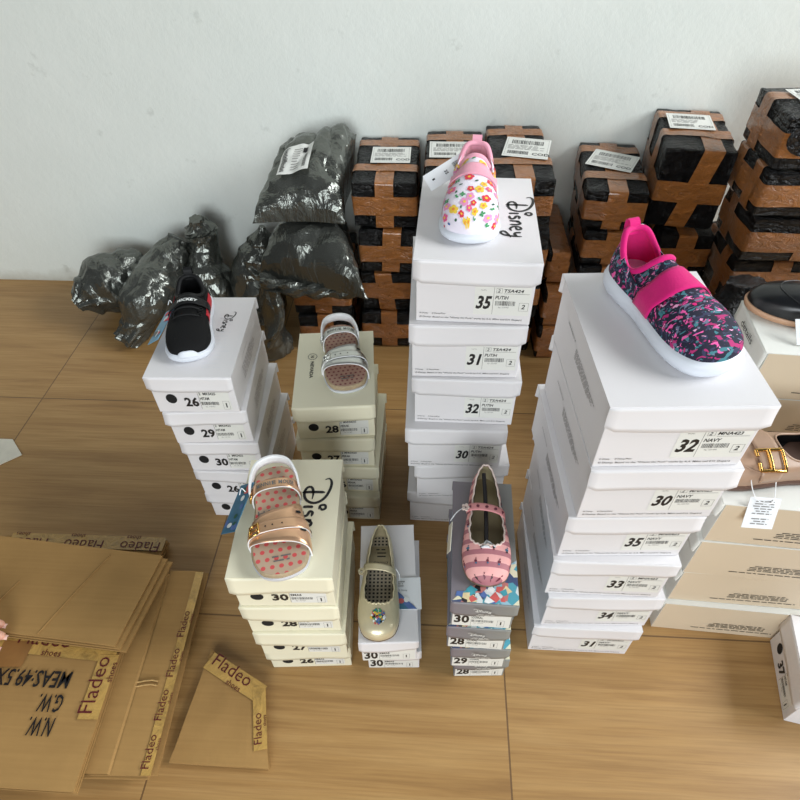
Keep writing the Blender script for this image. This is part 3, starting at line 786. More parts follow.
tube_bag('dark grey bag second from the left, slumped with its end drooping on the floor', G_B,
         [(-.955, 1.41, .012), (-.92, 1.435, .055), (-.893, 1.465, .11), (-.855, 1.545, .155), (-.81, 1.63, .215), (-.797, 1.65, .235)], [.03, .046, .068, .066, .054, .028], 4.1, .013, ends=(1.3, .6))
tube_bag('dark grey bag standing upright with a knotted top, behind the black sneaker', G_B,
         [(-.715, 1.575, .01), (-.715, 1.58, .08), (-.718, 1.595, .16), (-.715, 1.62, .23), (-.718, 1.63, .26), (-.72, 1.632, .285), (-.722, 1.625, .318)], [.07, .08, .078, .066, .045, .034, .042, .012], 7.7, .011, ends=(.3, 1.2))
tube_bag('dark grey bag with a pointed upright corner, right of the knotted bag', G_B,
         [(-.562, 1.575, .01), (-.560, 1.58, .07), (-.556, 1.585, .13), (-.55, 1.595, .19), (-.53, 1.605, .25), (-.518, 1.61, .305)], [.068, .074, .078, .072, .056, .035, .004], 11.2, .010, ends=(.2, .5))
tube_bag('small dark grey bag hanging slack in front of the taped parcels, behind the left stack', G_B,
         [(-.468, 1.37, .012), (-.466, 1.368, .07), (-.462, 1.368, .14), (-.458, 1.372, .2), (-.455, 1.376, .25)], [.045, .05, .05, .046, .042, .03], 15.4, .008, ends=(.4, .8), squash=.5)

def pillow_bag(label, group, base, corners, zup, sd, amp=.016, tips=()):
    """flat-bottomed stuffed mailer: corners (4 points of the seam, counter-clockwise from front left)"""
    n = 46; C = [Vector(c) for c in corners]; b = MB(); top = []; bot = []
    for i in range(n):
        v = -1 + 2 * i / (n - 1); rt = []; rbm = []
        for j in range(n):
            u = -1 + 2 * j / (n - 1)
            p = C[0] * (1 - u) * (1 - v) / 4 + C[1] * (1 + u) * (1 - v) / 4 + C[2] * (1 + u) * (1 + v) / 4 + C[3] * (1 - u) * (1 + v) / 4
            # pull the middle of each side in a little so that the corners stand out as ears
            cx = sum(C, Vector()) / 4; e = .10 * ((1 - u * u) * abs(v) ** 3 + (1 - v * v) * abs(u) ** 3)
            p = p.lerp(Vector((cx.x, cx.y, p.z)), e)
            T = max(0, (1 - abs(u) ** 3.2)) ** .55 * max(0, (1 - abs(v) ** 3.2)) ** .55
            q = p + Vector((0, 0, zup * T)); edge = min(1, 3.5 * T)
            k = crumple(q, sd, amp) * (.3 + .7 * edge)
            d = Vector((u * .5, v * .5, 1)).normalized()
            k += .010 * edge * (abs(math.sin(5 * u + 3 * v * u + 2.5 * noise.noise(Vector((u * 1.3, v * 1.3, sd))))) ** .6 - .6)
            rt.append(q + d * k * edge + Vector((0, 0, .004)))
            zz = base + .0012; rbm.append(Vector((p.x, p.y, max(zz, p.z - (p.z - zz) * min(1, 2.5 * T)))))
        top.append(rt); bot.append(rbm)
    b.grid(top); b.grid(bot, flip=True)
    per = [(0, j) for j in range(n)] + [(i, n - 1) for i in range(1, n)] + [(n - 1, j) for j in range(n - 2, -1, -1)] + [(i, 0) for i in range(n - 2, 0, -1)]
    b.grid([[top[i][j] for i, j in per], [bot[i][j] for i, j in per]], closed=True)
    return tag(facet(b.build('mailer_bag', M['mailer'], weld=True), .34), label, 'bag', group), top

G_M = 'big mailer bags piled beside the parcels'
o, _ = pillow_bag('big stuffed dark grey mailer bag lying on the taped parcels, under the labelled one', G_M, .2612,
           [(-.49, 1.40, .268), (-.172, 1.305, .266), (-.262, 1.63, .27), (-.43, 1.68, .27)], .125, 21.3)
b = MB(); P = catmull([(-.478, 1.385, .262), (-.40, 1.37, .25), (-.31, 1.362, .247), (-.2, 1.366, .252)], 50, closed=False); rows = []
for i, p in enumerate(P):
    row = []
    for j in range(24):
        th = 2 * PI * j / 24; r = .021 + .004 * math.sin(i * .5) + .003 * math.sin(5 * th + i * .7)
        q = p + Vector((0, math.cos(th) * r * .9, math.sin(th) * r)); row.append(q + Vector((0, 1, 1)) * crumple(q, 3.3, .004))
    rows.append(row)
b.grid(rows, closed=True); b.cap(rows[0]); b.cap(rows[-1], flip=True); facet(b.build('rolled_flap', M['mailer'], o), .4)
o, top = pillow_bag('big stuffed dark grey mailer bag with a white shipping label, on top of the pile', G_M, .412,
           [(-.485, 1.43, .414), (-.236, 1.425, .420), (-.226, 1.69, .545), (-.44, 1.70, .48)], .075, 27.9)
# shipping label that follows the bag
def top_at(top, u, v):
    n = len(top) - 1; x = (u + 1) / 2 * n; y = (v + 1) / 2 * n; i, j = int(min(y, n - 1)), int(min(x, n - 1)); a, c = y - i, x - j
    return (top[i][j] * (1 - a) * (1 - c) + top[i][j + 1] * (1 - a) * c + top[i + 1][j] * a * (1 - c) + top[i + 1][j + 1] * a * c)
class Conform:
    def __init__(self, u0, u1, v0, v1, off): self.a = (u0, u1, v0, v1, off); self.n = None
    def __call__(self, x, y, h=0.0):
        u0, u1, v0, v1, off = self.a
        return top_at(top, u0 + (u1 - u0) * x, v0 + (v1 - v0) * y) + Vector((-.15, -.6, .8)).normalized() * (off + h)
cf = Conform(-.5, .2, -.5, .12, .012); b = MB()
b.grid([[cf(i / 12, j / 12) for i in range(13)] for j in range(13)], 0, smooth=True)
def crect(x0, y0, x1, y1, mi):
    b.grid([[cf(x0 + (x1 - x0) * i / 3, y0 + (y1 - y0) * j / 3, .0022) for i in range(4)] for j in range(4)], mi, smooth=False)
r = random.Random(4)
for k in range(16): y = .08 + k * .052; crect(.08, y, .08 + r.uniform(.12, .2), y + .03, 1)
for k in range(9): y = .1 + k * .09; crect(.42, y, .42 + r.uniform(.15, .28), y + .022, 2)
for k in range(14): y = .1 + k * .035; crect(.8, y, .9, y + .02, 1)
crect(.72, .68, .86, .86, 1)
b.build('shipping_label', [M['label'], M['ink'], M['ink_grey']], o, recalc=False)

# black bag stuffed between the far right parcels and the rear beige boxes
tube_bag('loose black bag bulging between the far right parcels and the beige boxes', None,
         [(.72, 1.14, .02), (.722, 1.14, .14), (.718, 1.145, .26), (.71, 1.155, .36), (.70, 1.17, .44)], [.08, .1, .1, .09, .07, .03], 33.1, .012, ends=(.3, .8), mat='wrap_loose', name='plastic_bag')
# ------------------------------------------------------------------ shoes (toe towards -y in local space)
NS = 96
def outline(pts, L, W): return [Vector((p[0] * W, p[1] * L, 0)) for p in catmull([(p[0], p[1], 0) for p in pts], NS)]
# heel centre -> right side -> toe -> left side (unit width / unit length)
OUT_SNEAK = [(0, .5), (.24, .475), (.37, .40), (.40, .27), (.385, .10), (.40, -.06), (.465, -.22), (.46, -.35), (.34, -.455), (.0, -.5), (-.30, -.465), (-.44, -.37), (-.475, -.24), (-.43, -.06), (-.385, .10), (-.395, .27), (-.37, .40), (-.24, .475)]
OUT_FLAT = [(0, .5), (.16, .485), (.27, .42), (.32, .28), (.36, .08), (.43, -.1), (.48, -.25), (.46, -.37), (.33, -.46), (.0, -.5), (-.31, -.465), (-.45, -.38), (-.49, -.26), (-.45, -.1), (-.37, .08), (-.33, .28), (-.27, .42), (-.16, .485)]
OUT_LOAF = [(0, .5), (.22, .48), (.36, .40), (.40, .25), (.40, .08), (.45, -.1), (.48, -.23), (.42, -.36), (.26, -.46), (.0, -.5), (-.25, -.46), (-.42, -.36), (-.48, -.23), (-.45, -.1), (-.40, .08), (-.40, .25), (-.36, .40), (-.22, .48)]

class Upper:
    def __init__(s, out, top, hz, lift=0.0, belly=1.0, inset=.004, toe_h=.045, slope=.02):
        """out: outline ring (z = sole top added as hz), top: opening ring"""
        s.out, s.top, s.hz = out, top, hz; s.lift = lift; s.slope = slope; s.rows = []
        nr = 22
        cen = sum(out, Vector()) / len(out)
        for i in range(nr):
            r = i / (nr - 1); row = []
            for B0, T in zip(out, top):
                B = Vector((B0.x * (1 - inset * 8), B0.y * (1 - inset * 3.2), hz + s.zl(B0.y)))
                D = Vector((B.x - T.x, B.y - T.y, 0)); dist = D.length
                o = Vector((B0.x, B0.y, 0)) - Vector((cen.x, cen.y, 0)); o = Vector((o.x, o.y * .5, 0)); o = o.normalized() if o.length > 0 else o
                w = min(1, dist / .07)                       # 0 = steep side wall, 1 = long vamp
                H = max(T.z - B.z, .002)
                P1 = B + o * .004 * belly + Vector((0, 0, H * .45 * (1 - w) + min(toe_h, H * 1.1) * 1.15 * w))
                P2 = T + D * (.06 * (1 - w) + .42 * w) + Vector((0, 0, -H * .35 * (1 - w) - H * s.slope * w)) + o * .003 * belly * (1 - w)
                a = 1 - r
                row.append(B * a ** 3 + P1 * 3 * a * a * r + P2 * 3 * a * r * r + T * r ** 3)
            s.rows.append(row)
        s.bvh = None
    def zl(s, y): return 0.0
    def mesh(s, mb, off=0.0, mi=0, r0=0, r1=None):
        rows = s.rows[r0:r1]
        mb.grid(rows, mi, closed=True)
    def tree(s):
        vs = []; fs = []; m = len(s.rows[0])
        for r in s.rows: vs += r
        for i in range(len(s.rows) - 1):
            for j in range(m):
                k = (j + 1) % m; fs.append((i * m + j, i * m + k, (i + 1) * m + k, (i + 1) * m + j))
        s.bvh = BVHTree.FromPolygons(vs, fs); return s
    def hit(s, y, phi, off, zc=None, tiltback=0.0):
        """outer surface point at length y and angle phi round the foot (0 = top, + = right)"""
        zc = s.hz if zc is None else zc
        d = Vector((math.sin(phi), tiltback, math.cos(phi))).normalized()
        o = Vector((s.xc(y), y, zc)); src = o + d * .3
        loc, nrm, idx, dist = s.bvh.ray_cast(src, -d)
        if loc is None: return None
        if nrm.dot(d) < 0: nrm = -nrm
        return loc + nrm * off
    def xc(s, y):
        c = [p.x for p in s.out if abs(p.y - y) < .012]; return (max(c) + min(c)) / 2 if c else 0.0
    def lining(s, mb, depth_z, inset=.86, mi=0, t=.003):
        rows = []; n = len(s.rows); m = len(s.rows[0])
        for i in list(range(n - 1, 2, -3)):
            row = []
            for p in s.rows[i]:
                ax = Vector((s.xc(p.y) * .8, p.y * .9, min(p.z, depth_z + .008)))
                q = p + (ax - p).normalized() * t; q.z -= t * .6 if i < n - 1 else 0; q.z = max(q.z, depth_z - .001); row.append(q)
            rows.append(row)
        rows.append([Vector((B.x * inset, B.y * (inset + .06), depth_z - .001)) for B in s.out])
        mb.grid(rows, mi, closed=True, flip=True)
    def rim(s, mb, rad, mi=0): mb.tube(s.top, rad, 8, closed=True, mi=mi)

def sole(mb, out, prof, mi=0, zf=None, bottom=True):
    """prof: (z, outset) rings"""
    rows = []
    for z, o in prof:
        row = []
        for i, p in enumerate(out):
            a, c = out[i - 1], out[(i + 1) % len(out)]; t = (c - a).normalized(); n = Vector((t.y, -t.x, 0))
            if n.dot(p) < 0: n = -n
            zz = z * (zf(p.y, z) if zf else 1.0)
            row.append(Vector((p.x + n.x * o, p.y + n.y * o, zz)))
        rows.append(row)
    mb.grid(rows, mi, closed=True)
    mb.cap(rows[0], mi, flip=True); mb.cap(rows[-1], mi, smooth=True)

def opening(pts, L, W): return [Vector((p.x * W, p.y * L, p.z)) for p in catmull(pts, NS)]
def fit_out(top):  # reorder so index i of the opening faces index i of the outline (both start at the heel)
    return top

def wrap_band(up, y0, y1, ph0, ph1, off=.0016, th=.0014, nu=30, nv=8, skew=0.0, curve=0.0):
    rows = []
    for j in range(nv):
        v = j / (nv - 1); row = []
        for i in range(nu):
            u = i / (nu - 1); ph = ph0 + (ph1 - ph0) * u
            y = y0 + (y1 - y0) * v + skew * (u - .5) + curve * (2 * u - 1) ** 2
            p = up.hit(y, ph, off)
            row.append(p if p else (row[-1] if row else Vector((0, y, up.hz))))
        rows.append(row)
    return rows

def decal(mb, up, y, ph, pts, mi, off=.0012, R=.045):
    """flat motif (pts in metres, x across, y along) laid on the upper"""
    q = []
    for a, c in [(0, 0)] + list(pts):
        h = up.hit(y + c, ph + a / R, off)
        if h is None: return
        q.append(h)
    n = len(pts); mb.add(q, [(0, 1 + i, 1 + (i + 1) % n) for i in range(n)], mi, False)
def circ(r, n=10, cx=0, cy=0, sy=1.0, rot=0.0):
    o = []
    for i in range(n):
        a = 2 * PI * i / n; x, y = r * math.cos(a), r * sy * math.sin(a)
        o.append((cx + x * math.cos(rot) - y * math.sin(rot), cy + x * math.sin(rot) + y * math.cos(rot)))
    return o

def fabric(name, rgb, rough=.85, scale=350, strength=.25, var=.06):
    m, nt, b, L = new_mat(name); v = coords(nt); c = lin(rgb)
    L.new(ramp(nt, ntex(nt, v, 60, 3), [(.3, tuple(x * (1 - var) for x in c[:3]) + (1,)), (.7, tuple(min(1, x * (1 + var)) for x in c[:3]) + (1,))]), b.inputs['Base Color'])
    b.inputs['Roughness'].default_value = rough; b.inputs['Sheen Weight'].default_value = .1 if sum(rgb) > 90 else 0.0; b.inputs['Specular IOR Level'].default_value = .3
    w = nt.nodes.new('ShaderNodeTexVoronoi'); w.inputs['Scale'].default_value = scale; L.new(v, w.inputs['Vector'])
    bump(nt, b, w.outputs['Distance'], strength, .0008); return m
M['rubber'] = plain('white sole rubber', (222, 226, 234), .45, var=.01)
M['magenta'] = fabric('magenta elastic', (214, 22, 116), .8)
M['magenta_in'] = fabric('magenta lining', (206, 32, 112), .85)
M['pink'] = fabric('pink elastic', (238, 168, 186), .85)
M['pink_in'] = fabric('pink lining', (240, 178, 190), .85)
M['lilac_white'] = fabric('white printed fabric', (240, 232, 244), .8, var=.02)
M['black_mesh'] = fabric('black mesh', (9, 9, 10), .8, 500, .4)
M['black_trim'] = fabric('black trim', (13, 13, 14), .6)
M['red_panel'] = fabric('red fabric', (190, 30, 44), .7)
M['gold_leather'] = plain('pale gold leather', (214, 202, 168), .3, .35, .08, 300, .1)
M['gold_inside'] = plain('gold grey lining', (150, 138, 108), .6, .1)
M['rose_gold'] = plain('rose gold foil leather', (222, 178, 142), .28, .75, .1, 200, .2)
M['silver'] = plain('silver foil leather', (204, 204, 198), .28, .8, .1, 200, .2)
M['cork'] = plain('tan footbed edge', (170, 150, 120), .7, var=.15, vscale=200)
M['white_foam'] = plain('white foam lining', (232, 232, 232), .6, var=.01)
M['black_leather'] = plain('black smooth leather', (20, 22, 25), .3, var=.1, bscale=250, bstr=.05)
M['tan_welt'] = plain('tan welt', (190, 150, 120), .5, var=.05)
M['taupe_leather'] = plain('taupe leather', (164, 134, 112), .4, var=.05, bscale=200, bstr=.1)
M['dark_sole'] = plain('dark brown sole', (92, 66, 54), .5)
M['gold_metal'] = plain('polished gold metal', (236, 190, 110), .12, 1.0, .03)
M['c_red'] = plain('red print', (226, 54, 76), .5); M['c_pink'] = plain('pink print', (238, 96, 150), .5)
M['c_yellow'] = plain('yellow print', (244, 206, 70), .5); M['c_green'] = plain('green print', (62, 150, 92), .5)
M['c_orange'] = plain('orange print', (240, 140, 60), .5); M['c_dkgreen'] = plain('dark green print', (40, 90, 66), .5)
M['c_wine'] = plain('dark wine print', (112, 44, 62), .5); M['c_grey'] = plain('grey print', (110, 110, 108), .5)

def camo_mat():
    m, nt, b, L = new_mat('navy splatter print'); v = coords(nt, (.75, 1.7, 1.3), (0, 0, .5))
    def n(off, sc): 
        mp = nt.nodes.new('ShaderNodeMapping'); mp.inputs['Location'].default_value = (off, off * .7, -off); L.new(v, mp.inputs['Vector'])
        return ntex(nt, mp.outputs['Vector'], sc, 2.5, .5, .8)
    c = lin((20, 20, 46))
    for off, sc, th, col in ((1.3, 80, .58, (48, 50, 82)), (4.1, 76, .615, (62, 124, 134)), (7.7, 80, .615, (176, 36, 108)), (11.9, 88, .64, (236, 90, 164)), (15.2, 86, .65, (104, 114, 138)), (21.0, 95, .67, (232, 168, 204))):
        f = mth(nt, 'GREATER_THAN', n(off, sc), th); c = mixc(nt, f, c, lin(col))
    L.new(c, b.inputs['Base Color']); b.inputs['Roughness'].default_value = .8
    w = nt.nodes.new('ShaderNodeTexVoronoi'); w.inputs['Scale'].default_value = 420; L.new(coords(nt), w.inputs['Vector']); bump(nt, b, w.outputs['Distance'], .2, .0008)
    return m
M['camo'] = camo_mat()
def dots_mat(name, base, dot, pitch, rad, dot2=None, noise_amt=0.0, square=False, rot=0.0):
    m, nt, b, L = new_mat(name); v = coords(nt, (1, 1, 1), (0, 0, rot)); sp = nt.nodes.new('ShaderNodeSeparateXYZ'); L.new(v, sp.inputs[0])
    def cell(s): return mth(nt, 'SUBTRACT', mth(nt, 'FRACT', mth(nt, 'DIVIDE', s, pitch)), .5)
    row = mth(nt, 'FLOOR', mth(nt, 'DIVIDE', sp.outputs['Y'], pitch)); sh = mth(nt, 'MULTIPLY', mth(nt, 'MODULO', mth(nt, 'ABSOLUTE', row), 2.0), 0.0 if square else pitch / 2)
    x = cell(mth(nt, 'ADD', sp.outputs['X'], sh)); y = cell(sp.outputs['Y'])
    if square: d = mth(nt, 'MAXIMUM', mth(nt, 'ABSOLUTE', x), mth(nt, 'ABSOLUTE', y))
    else: d = mth(nt, 'SQRT', mth(nt, 'ADD', mth(nt, 'MULTIPLY', x, x), mth(nt, 'MULTIPLY', y, y)))
    f = mth(nt, 'LESS_THAN', d, rad)
    c = mixc(nt, f, lin(base), lin(dot)); L.new(c, b.inputs['Base Color']); b.inputs['Roughness'].default_value = .65
    bump(nt, b, ntex(nt, coords(nt), 200, 3), .1, .001); return m
M['bed_dots'] = dots_mat('tan footbed with red spots', (188, 162, 138), (208, 84, 84), .0135, .26)
M['bed_marks'] = dots_mat('tan footbed with small dark marks', (178, 142, 124), (128, 70, 66), .0095, .24)
M['insole_grid'] = dots_mat('grey insole with black squares', (168, 158, 138), (34, 30, 32), .0072, .27, square=True)
M['insole_tan'] = plain('olive tan insole', (146, 132, 100), .6, var=.06)
def stripes_mat():
    m, nt, b, L = new_mat('two tone pink stripes'); sp = nt.nodes.new('ShaderNodeSeparateXYZ'); L.new(coords(nt), sp.inputs[0])
    w = mth(nt, 'FRACT', mth(nt, 'DIVIDE', mth(nt, 'ADD', sp.outputs['Y'], 1.0), .0195)); f = mth(nt, 'LESS_THAN', w, .42)
    c = mixc(nt, f, lin((236, 172, 168)), lin((176, 112, 120))); L.new(c, b.inputs['Base Color']); b.inputs['Roughness'].default_value = .6
    bump(nt, b, ntex(nt, coords(nt), 300, 2), .1, .001); return m
M['stripes'] = stripes_mat()

def fill_bed(mb, out, z, sc=.86, mi=0, dome=0.0, n=14):
    rows = []
    for i in range(n):
        r = max(.02, i / (n - 1)); rows.append([Vector((p.x * sc * r, p.y * (sc + .06) * r, z - dome * (1 - r * r))) for p in out])
    mb.grid(rows, mi, closed=True); mb.cap(rows[0], mi)

def hang_tag(parent, hole, corner, ux, uy, w, l, front, prints=None, string=None, name='hang_tag'):
    """card tag: corner, two directions, size"""
    ux, uy = Vector(ux).normalized(), Vector(uy).normalized(); n = ux.cross(uy).normalized(); c = Vector(corner)
    b = MB(); rows = [[c + ux * w * i / 4 + uy * l * j / 4 for i in range(5)] for j in range(5)]
    solid_sheet(b, rows, -n * .0012, 0, smooth=False); o = b.build(name, front, parent)
    pl = Plane2D(c + n * .0004, ux, uy)
    if prints: prints(o, pl, w, l)
    if string:
        b = MB(); b.tube(catmull(string, 24, closed=False), .0008, 6); b.build('string', M['paper_white'], o)
    return o

# ---- 1 slip-on sneakers
def slip_on(label, loc, rz, L, W, fab, trim, lin_, hs, prints, band_y, top_h, ofr):
    t = thing('slip_on_shoe', label, 'shoe', loc, rz)
    out = outline(OUT_SNEAK, L, W)
    zf = lambda y, z: 1 + .35 * max(0, (y / L - .05)) * 2 + .5 * max(0, (-y / L - .32))
    b = MB(); sole(b, out, [(0.0006, -.006), (.002, -.002), (.35 * hs, .003), (.7 * hs, .0045), (.92 * hs, .002), (hs, -.002)], zf=zf)
    o = b.build('sole', M['rubber'], t)
    h = top_h; yy = lambda y: .475 - (.475 - y) * (.475 - ofr) / .32
    side_ = [(.17, .45, .98), (.26, .38, .76), (.28, .30, .60), (.24, .22, .68), (.14, .165, .9)]
    top = opening([(0, .478, h)] + [(x, yy(y), h * z) for x, y, z in side_] + [(0, yy(.155), h * .97)] + [(-x, yy(y), h * z) for x, y, z in side_[::-1]], L, W)
    up = Upper(out, top, hs * .97, toe_h=.03, belly=1.2, slope=.22)
    up.tree()
    b = MB(); up.mesh(b); b.build('upper', fab, t)
    b = MB(); up.rim(b, .0045); b.build('collar', trim, t)
    b = MB(); up.lining(b, hs + .006); fill_bed(b, out, hs + .006, .86); b.build('lining', lin_, t)
    b = MB(); rows = wrap_band(up, band_y[0] * L, band_y[1] * L, -1.62, 1.62, .0012, curve=.012)
    solid_sheet(b, rows, lambda p: (p - Vector((0, p.y, hs))).normalized() * .0018); b.build('elastic_band', trim, t)
    # pull loop at the heel
    b = MB(); y0, z0 = .482 * L, top_h
    prof = [(y0 - .004, z0 - .008), (y0 - .002, z0 + .006), (y0 + .004, z0 + .011), (y0 + .009, z0 + .004), (y0 + .007, z0 - .016)]
    prof = catmull([(0, a, c) for a, c in prof], 18, closed=False)
    solid_sheet(b, [[Vector((-.008, p.y, p.z)), Vector((.008, p.y, p.z))] for p in prof], lambda p: Vector((0, .0016, .0012)), smooth=False); b.build('pull_loop', trim, t)
    prints(t, up, L, W, hs)
    return t, up
def camo_extras(t, up, L, W, hs):
    b = MB(); r = random.Random(12)                     # bigger paint splashes of the print, on the toe
    for i in range(16):
        y = r.uniform(-.44, .16) * L; ph = r.uniform(-1.35, 1.35)
        if -.13 < y / L < .16: continue
        s = r.uniform(.002, .0045); a = r.uniform(0, 6)
        pts = [(s * q * math.cos(a + k * PI / 4), s * q * .7 * math.sin(a + k * PI / 4)) for k, q in enumerate([r.uniform(.5, 1.2) for _ in range(8)])]
        decal(b, up, y, ph, pts, r.choice((0, 0, 1, 2, 3)), .0008)
    b.build('splash_print', [M['c_pink'], M['c_teal'], M['magenta'], M['c_rose']], t, recalc=False)
    hang_tag(t, None, (.03, .47 * L, .02), (.4, .6, .1), (.0, .35, .9), .02, .035, M['paper_white'], string=[(.002, .485 * L, .085), (.02, .50 * L, .082), (.035, .5 * L, .055)])
M['c_rose'] = plain('rose print', (236, 150, 196), .6)
slip_on('navy slip-on shoe with splatter print and magenta elastic band, on the tall right stack', (.312, .664, ZA), math.radians(20.5), .228, .097, M['camo'], M['magenta'], M['magenta_in'], .025, camo_extras, (-.10, .065), .084, .15)

def flower_print(t, up, L, W, hs):
    b = MB(); r = random.Random(21)
    spots = []
    for i in range(900):
        y = r.uniform(-.46, .44) * L; ph = r.uniform(-1.5, 1.5)
        if .0 < y / L < .185: continue
        if y / L > .25 and abs(ph) < .6: continue
        if all((y - a) ** 2 + ((ph - c) * .045) ** 2 > .0118 ** 2 for a, c in spots): spots.append((y, ph))
        if len(spots) > 90: break
    spots[:0] = []
    for k, (y, ph) in enumerate(spots):
        kind = r.choice('ffffldp')
        if kind == 'f':
            col = r.choice((0, 1, 2, 5, 1)); s = r.uniform(.0055, .0085)
            for q in range(5):
                a = 2 * PI * q / 5 + k; cx, cy = s * .62 * math.cos(a), s * .62 * math.sin(a)
                decal(b, up, y + cy, ph + cx / .045, circ(s * .46, 8), col, .0009)
            decal(b, up, y, ph, circ(s * .34, 8), 2 if col != 2 else 4, .0013)
        elif kind == 'l':
            for q in range(r.choice((2, 4))):
                a = 2 * PI * q / 4 + k; decal(b, up, y + .003 * math.sin(a), ph + .003 * math.cos(a) / .045, circ(.0026, 8, sy=.75, rot=a), 3, .0009)
        elif kind == 'd': decal(b, up, y, ph, circ(.0022, 8), r.choice((0, 1, 6)), .0009)
        else: decal(b, up, y, ph, circ(.0034, 8, sy=.5, rot=k), r.choice((3, 7)), .0009)
    b.build('floral_print', [M['c_red'], M['c_pink'], M['c_yellow'], M['c_green'], M['c_orange'], M['c_rose'], M['c_blue'], M['c_dkgreen']], t, recalc=False)
    def pr(o, pl, w, l):
        b = MB(); put_barcode(b, pl, w * .25, l * .68, w * .75, l * .84, 3, .0004); put_text(b, pl, '35', w * .4, l * .45, height=.006, h=.0004, bold=.02); put_rect(b, pl, w * .45, l * .14, w * .55, l * .2, .0004)
        b.build('tag_print', M['ink'], o, recalc=False)
    hang_tag(t, None, (-.088, .30 * L, .030), (.56, -.56, -.56), (.8, .4, .4), .03, .078, M['paper_white'], pr, string=[(-.022, .43 * L, .052), (-.012, .47 * L, .075), (-.004, .48 * L, .072)])
slip_on('white slip-on shoe with floral print and pink elastic band, on the centre stack', (.059, .93, ZB), math.radians(-4.5), .207, .094, M['lilac_white'], M['pink'], M['pink_in'], .017, flower_print, (.02, .165), .075, .27)

# ---- 2 black sneaker
def black_sneaker():
    t = thing('sneaker', 'black sneaker with red side panels and white sole, on the left stack', 'shoe', (-.466, .90, ZC), math.radians(12.5))
    L, W, hs = .195, .088, .018; out = outline(OUT_SNEAK, L, W)
    zf = lambda y, z: 1 + .3 * max(0, (y / L - .05)) * 2 + .9 * max(0, (-y / L - .36))
    b = MB(); sole(b, out, [(.0006, -.006), (.002, -.002), (.4 * hs, .003), (.75 * hs, .004), (.95 * hs, .001), (hs, -.002)], zf=zf); o = b.build('sole', M['rubber'], t)
    H = .066
    side_ = [(.18, .44, .97), (.27, .36, .76), (.27, .28, .70), (.2, .2, .8), (.1, .165, .92)]
    top = opening([(0, .472, H * 1.02)] + [(x, y, H * z) for x, y, z in side_] + [(0, .16, H * .95)] + [(-x, y, H * z) for x, y, z in side_[::-1]], L, W)
    up = Upper(out, top, hs * .97, toe_h=.024, belly=1.2, slope=.22); up.tree()
    b = MB(); up.mesh(b); b.build('upper', M['black_mesh'], t)
    b = MB(); up.rim(b, .005); b.build('collar', M['black_trim'], t)
    b = MB(); up.lining(b, hs + .006); fill_bed(b, out, hs + .006); b.build('lining', M['black_trim'], t)
    for sd in (-1, 1):
        b = MB(); rows = wrap_band(up, -.06 * L, .34 * L, sd * .95, sd * 1.5, .0009, nu=14, nv=14, curve=0); solid_sheet(b, rows, lambda p: Vector((sd * .0008, 0, .0005))); b.build('side_panel', M['red_panel'], t)
    b = MB(); rows = wrap_band(up, .03 * L, .145 * L, -1.25, 1.25, .0035, nu=26, nv=7, skew=.004)
    rows = [[p for p in row] for row in rows]; solid_sheet(b, rows, lambda p: Vector((0, 0, .0022))); st = b.build('strap', M['black_trim'], t)
    b = MB()
    vs, fs, (x0, x1, y0, y1) = text_polys('MICKEY', .03, .1)
    w = .034; sx = w / (x1 - x0); pts = []
    for a, c in vs:
        h = up.hit(.058 * L + c * sx * 1.0, ((a - x0) * sx - w / 2 + .002) / .045, .0066); pts.append(h if h else Vector((0, 0, .1)))
    b.add(pts, fs); b.build('strap_print', M['c_white'], st, recalc=False)
    for k in range(3):
        y = .0 * L - k * .05 * L; b = MB()
        rows = [up.hit(y + (.006 if k % 2 else -.004) * q, -.62 + 1.24 * i / 16, .0026 + .002 * math.sin(PI * i / 16)) for q in (1,) for i in range(17)]
        b.tube([p for p in rows if p], .0018, 8); b.build('lace', M['black_trim'], t)
        for sd in (-1, 1):
            p = up.hit(y, sd * .68, .0022); b = MB(); b.tube([p + Vector((.0035 * math.cos(a * PI / 6), .0035 * math.sin(a * PI / 6), -sd * .0035 * math.cos(a * PI / 6) * .6)) for a in range(12)], .0009, 6, closed=True); b.build('lace_loop', M['black_trim'], t)
    # white bumper at the toe
    b = MB(); rows = []
    idx = [i for i in range(NS) if out[i].y < -.475 * L]
    for q in range(5): rows.append([out[i] * (1.02 - .012 * q) + Vector((0, 0, hs * .8 + (.0035 if True else 0) * q * (1 - abs(2 * n_ / (len(idx) - 1) - 1) ** 3))) for n_, i in enumerate(idx)])
    solid_sheet(b, rows, Vector((0, -.002, .001))); b.build('toe_bumper', M['rubber'], t)
    # pull loop and blue card tag
    b = MB(); y0, z0 = .475 * L, H
    prof = catmull([(0, y0 - .004, z0 - .006), (0, y0 - .002, z0 + .012), (0, y0 + .005, z0 + .016), (0, y0 + .008, z0 - .01)], 14, closed=False)
    solid_sheet(b, [[Vector((-.008, p.y, p.z)), Vector((.008, p.y, p.z))] for p in prof], lambda p: Vector((0, .0015, .001)), smooth=False); b.build('pull_loop', M['black_trim'], t)
    def pr(o, pl, w, l):
        b = MB(); r = random.Random(5)
        for i in range(9): put_ellipse(b, pl, r.uniform(.2, .8) * w, r.uniform(.1, .9) * l, r.uniform(.004, .008), r.uniform(.003, .006), .0004 + i * 1e-5, i % 3, 12)
        b.build('tag_print', [M['c_white'], M['c_grey'], M['c_red']], o, recalc=False)
    hang_tag(t, None, (-.082, -.035, .006), (.72, -.38, .58), (.42, .86, .28), .036, .078, M['c_sky'], pr, string=[(-.032, .03, .05), (-.036, .036, .052), (-.04, .03, .046)])
M['c_sky'] = plain('sky blue card', (96, 158, 190), .35, var=.1, vscale=50)
black_sneaker()

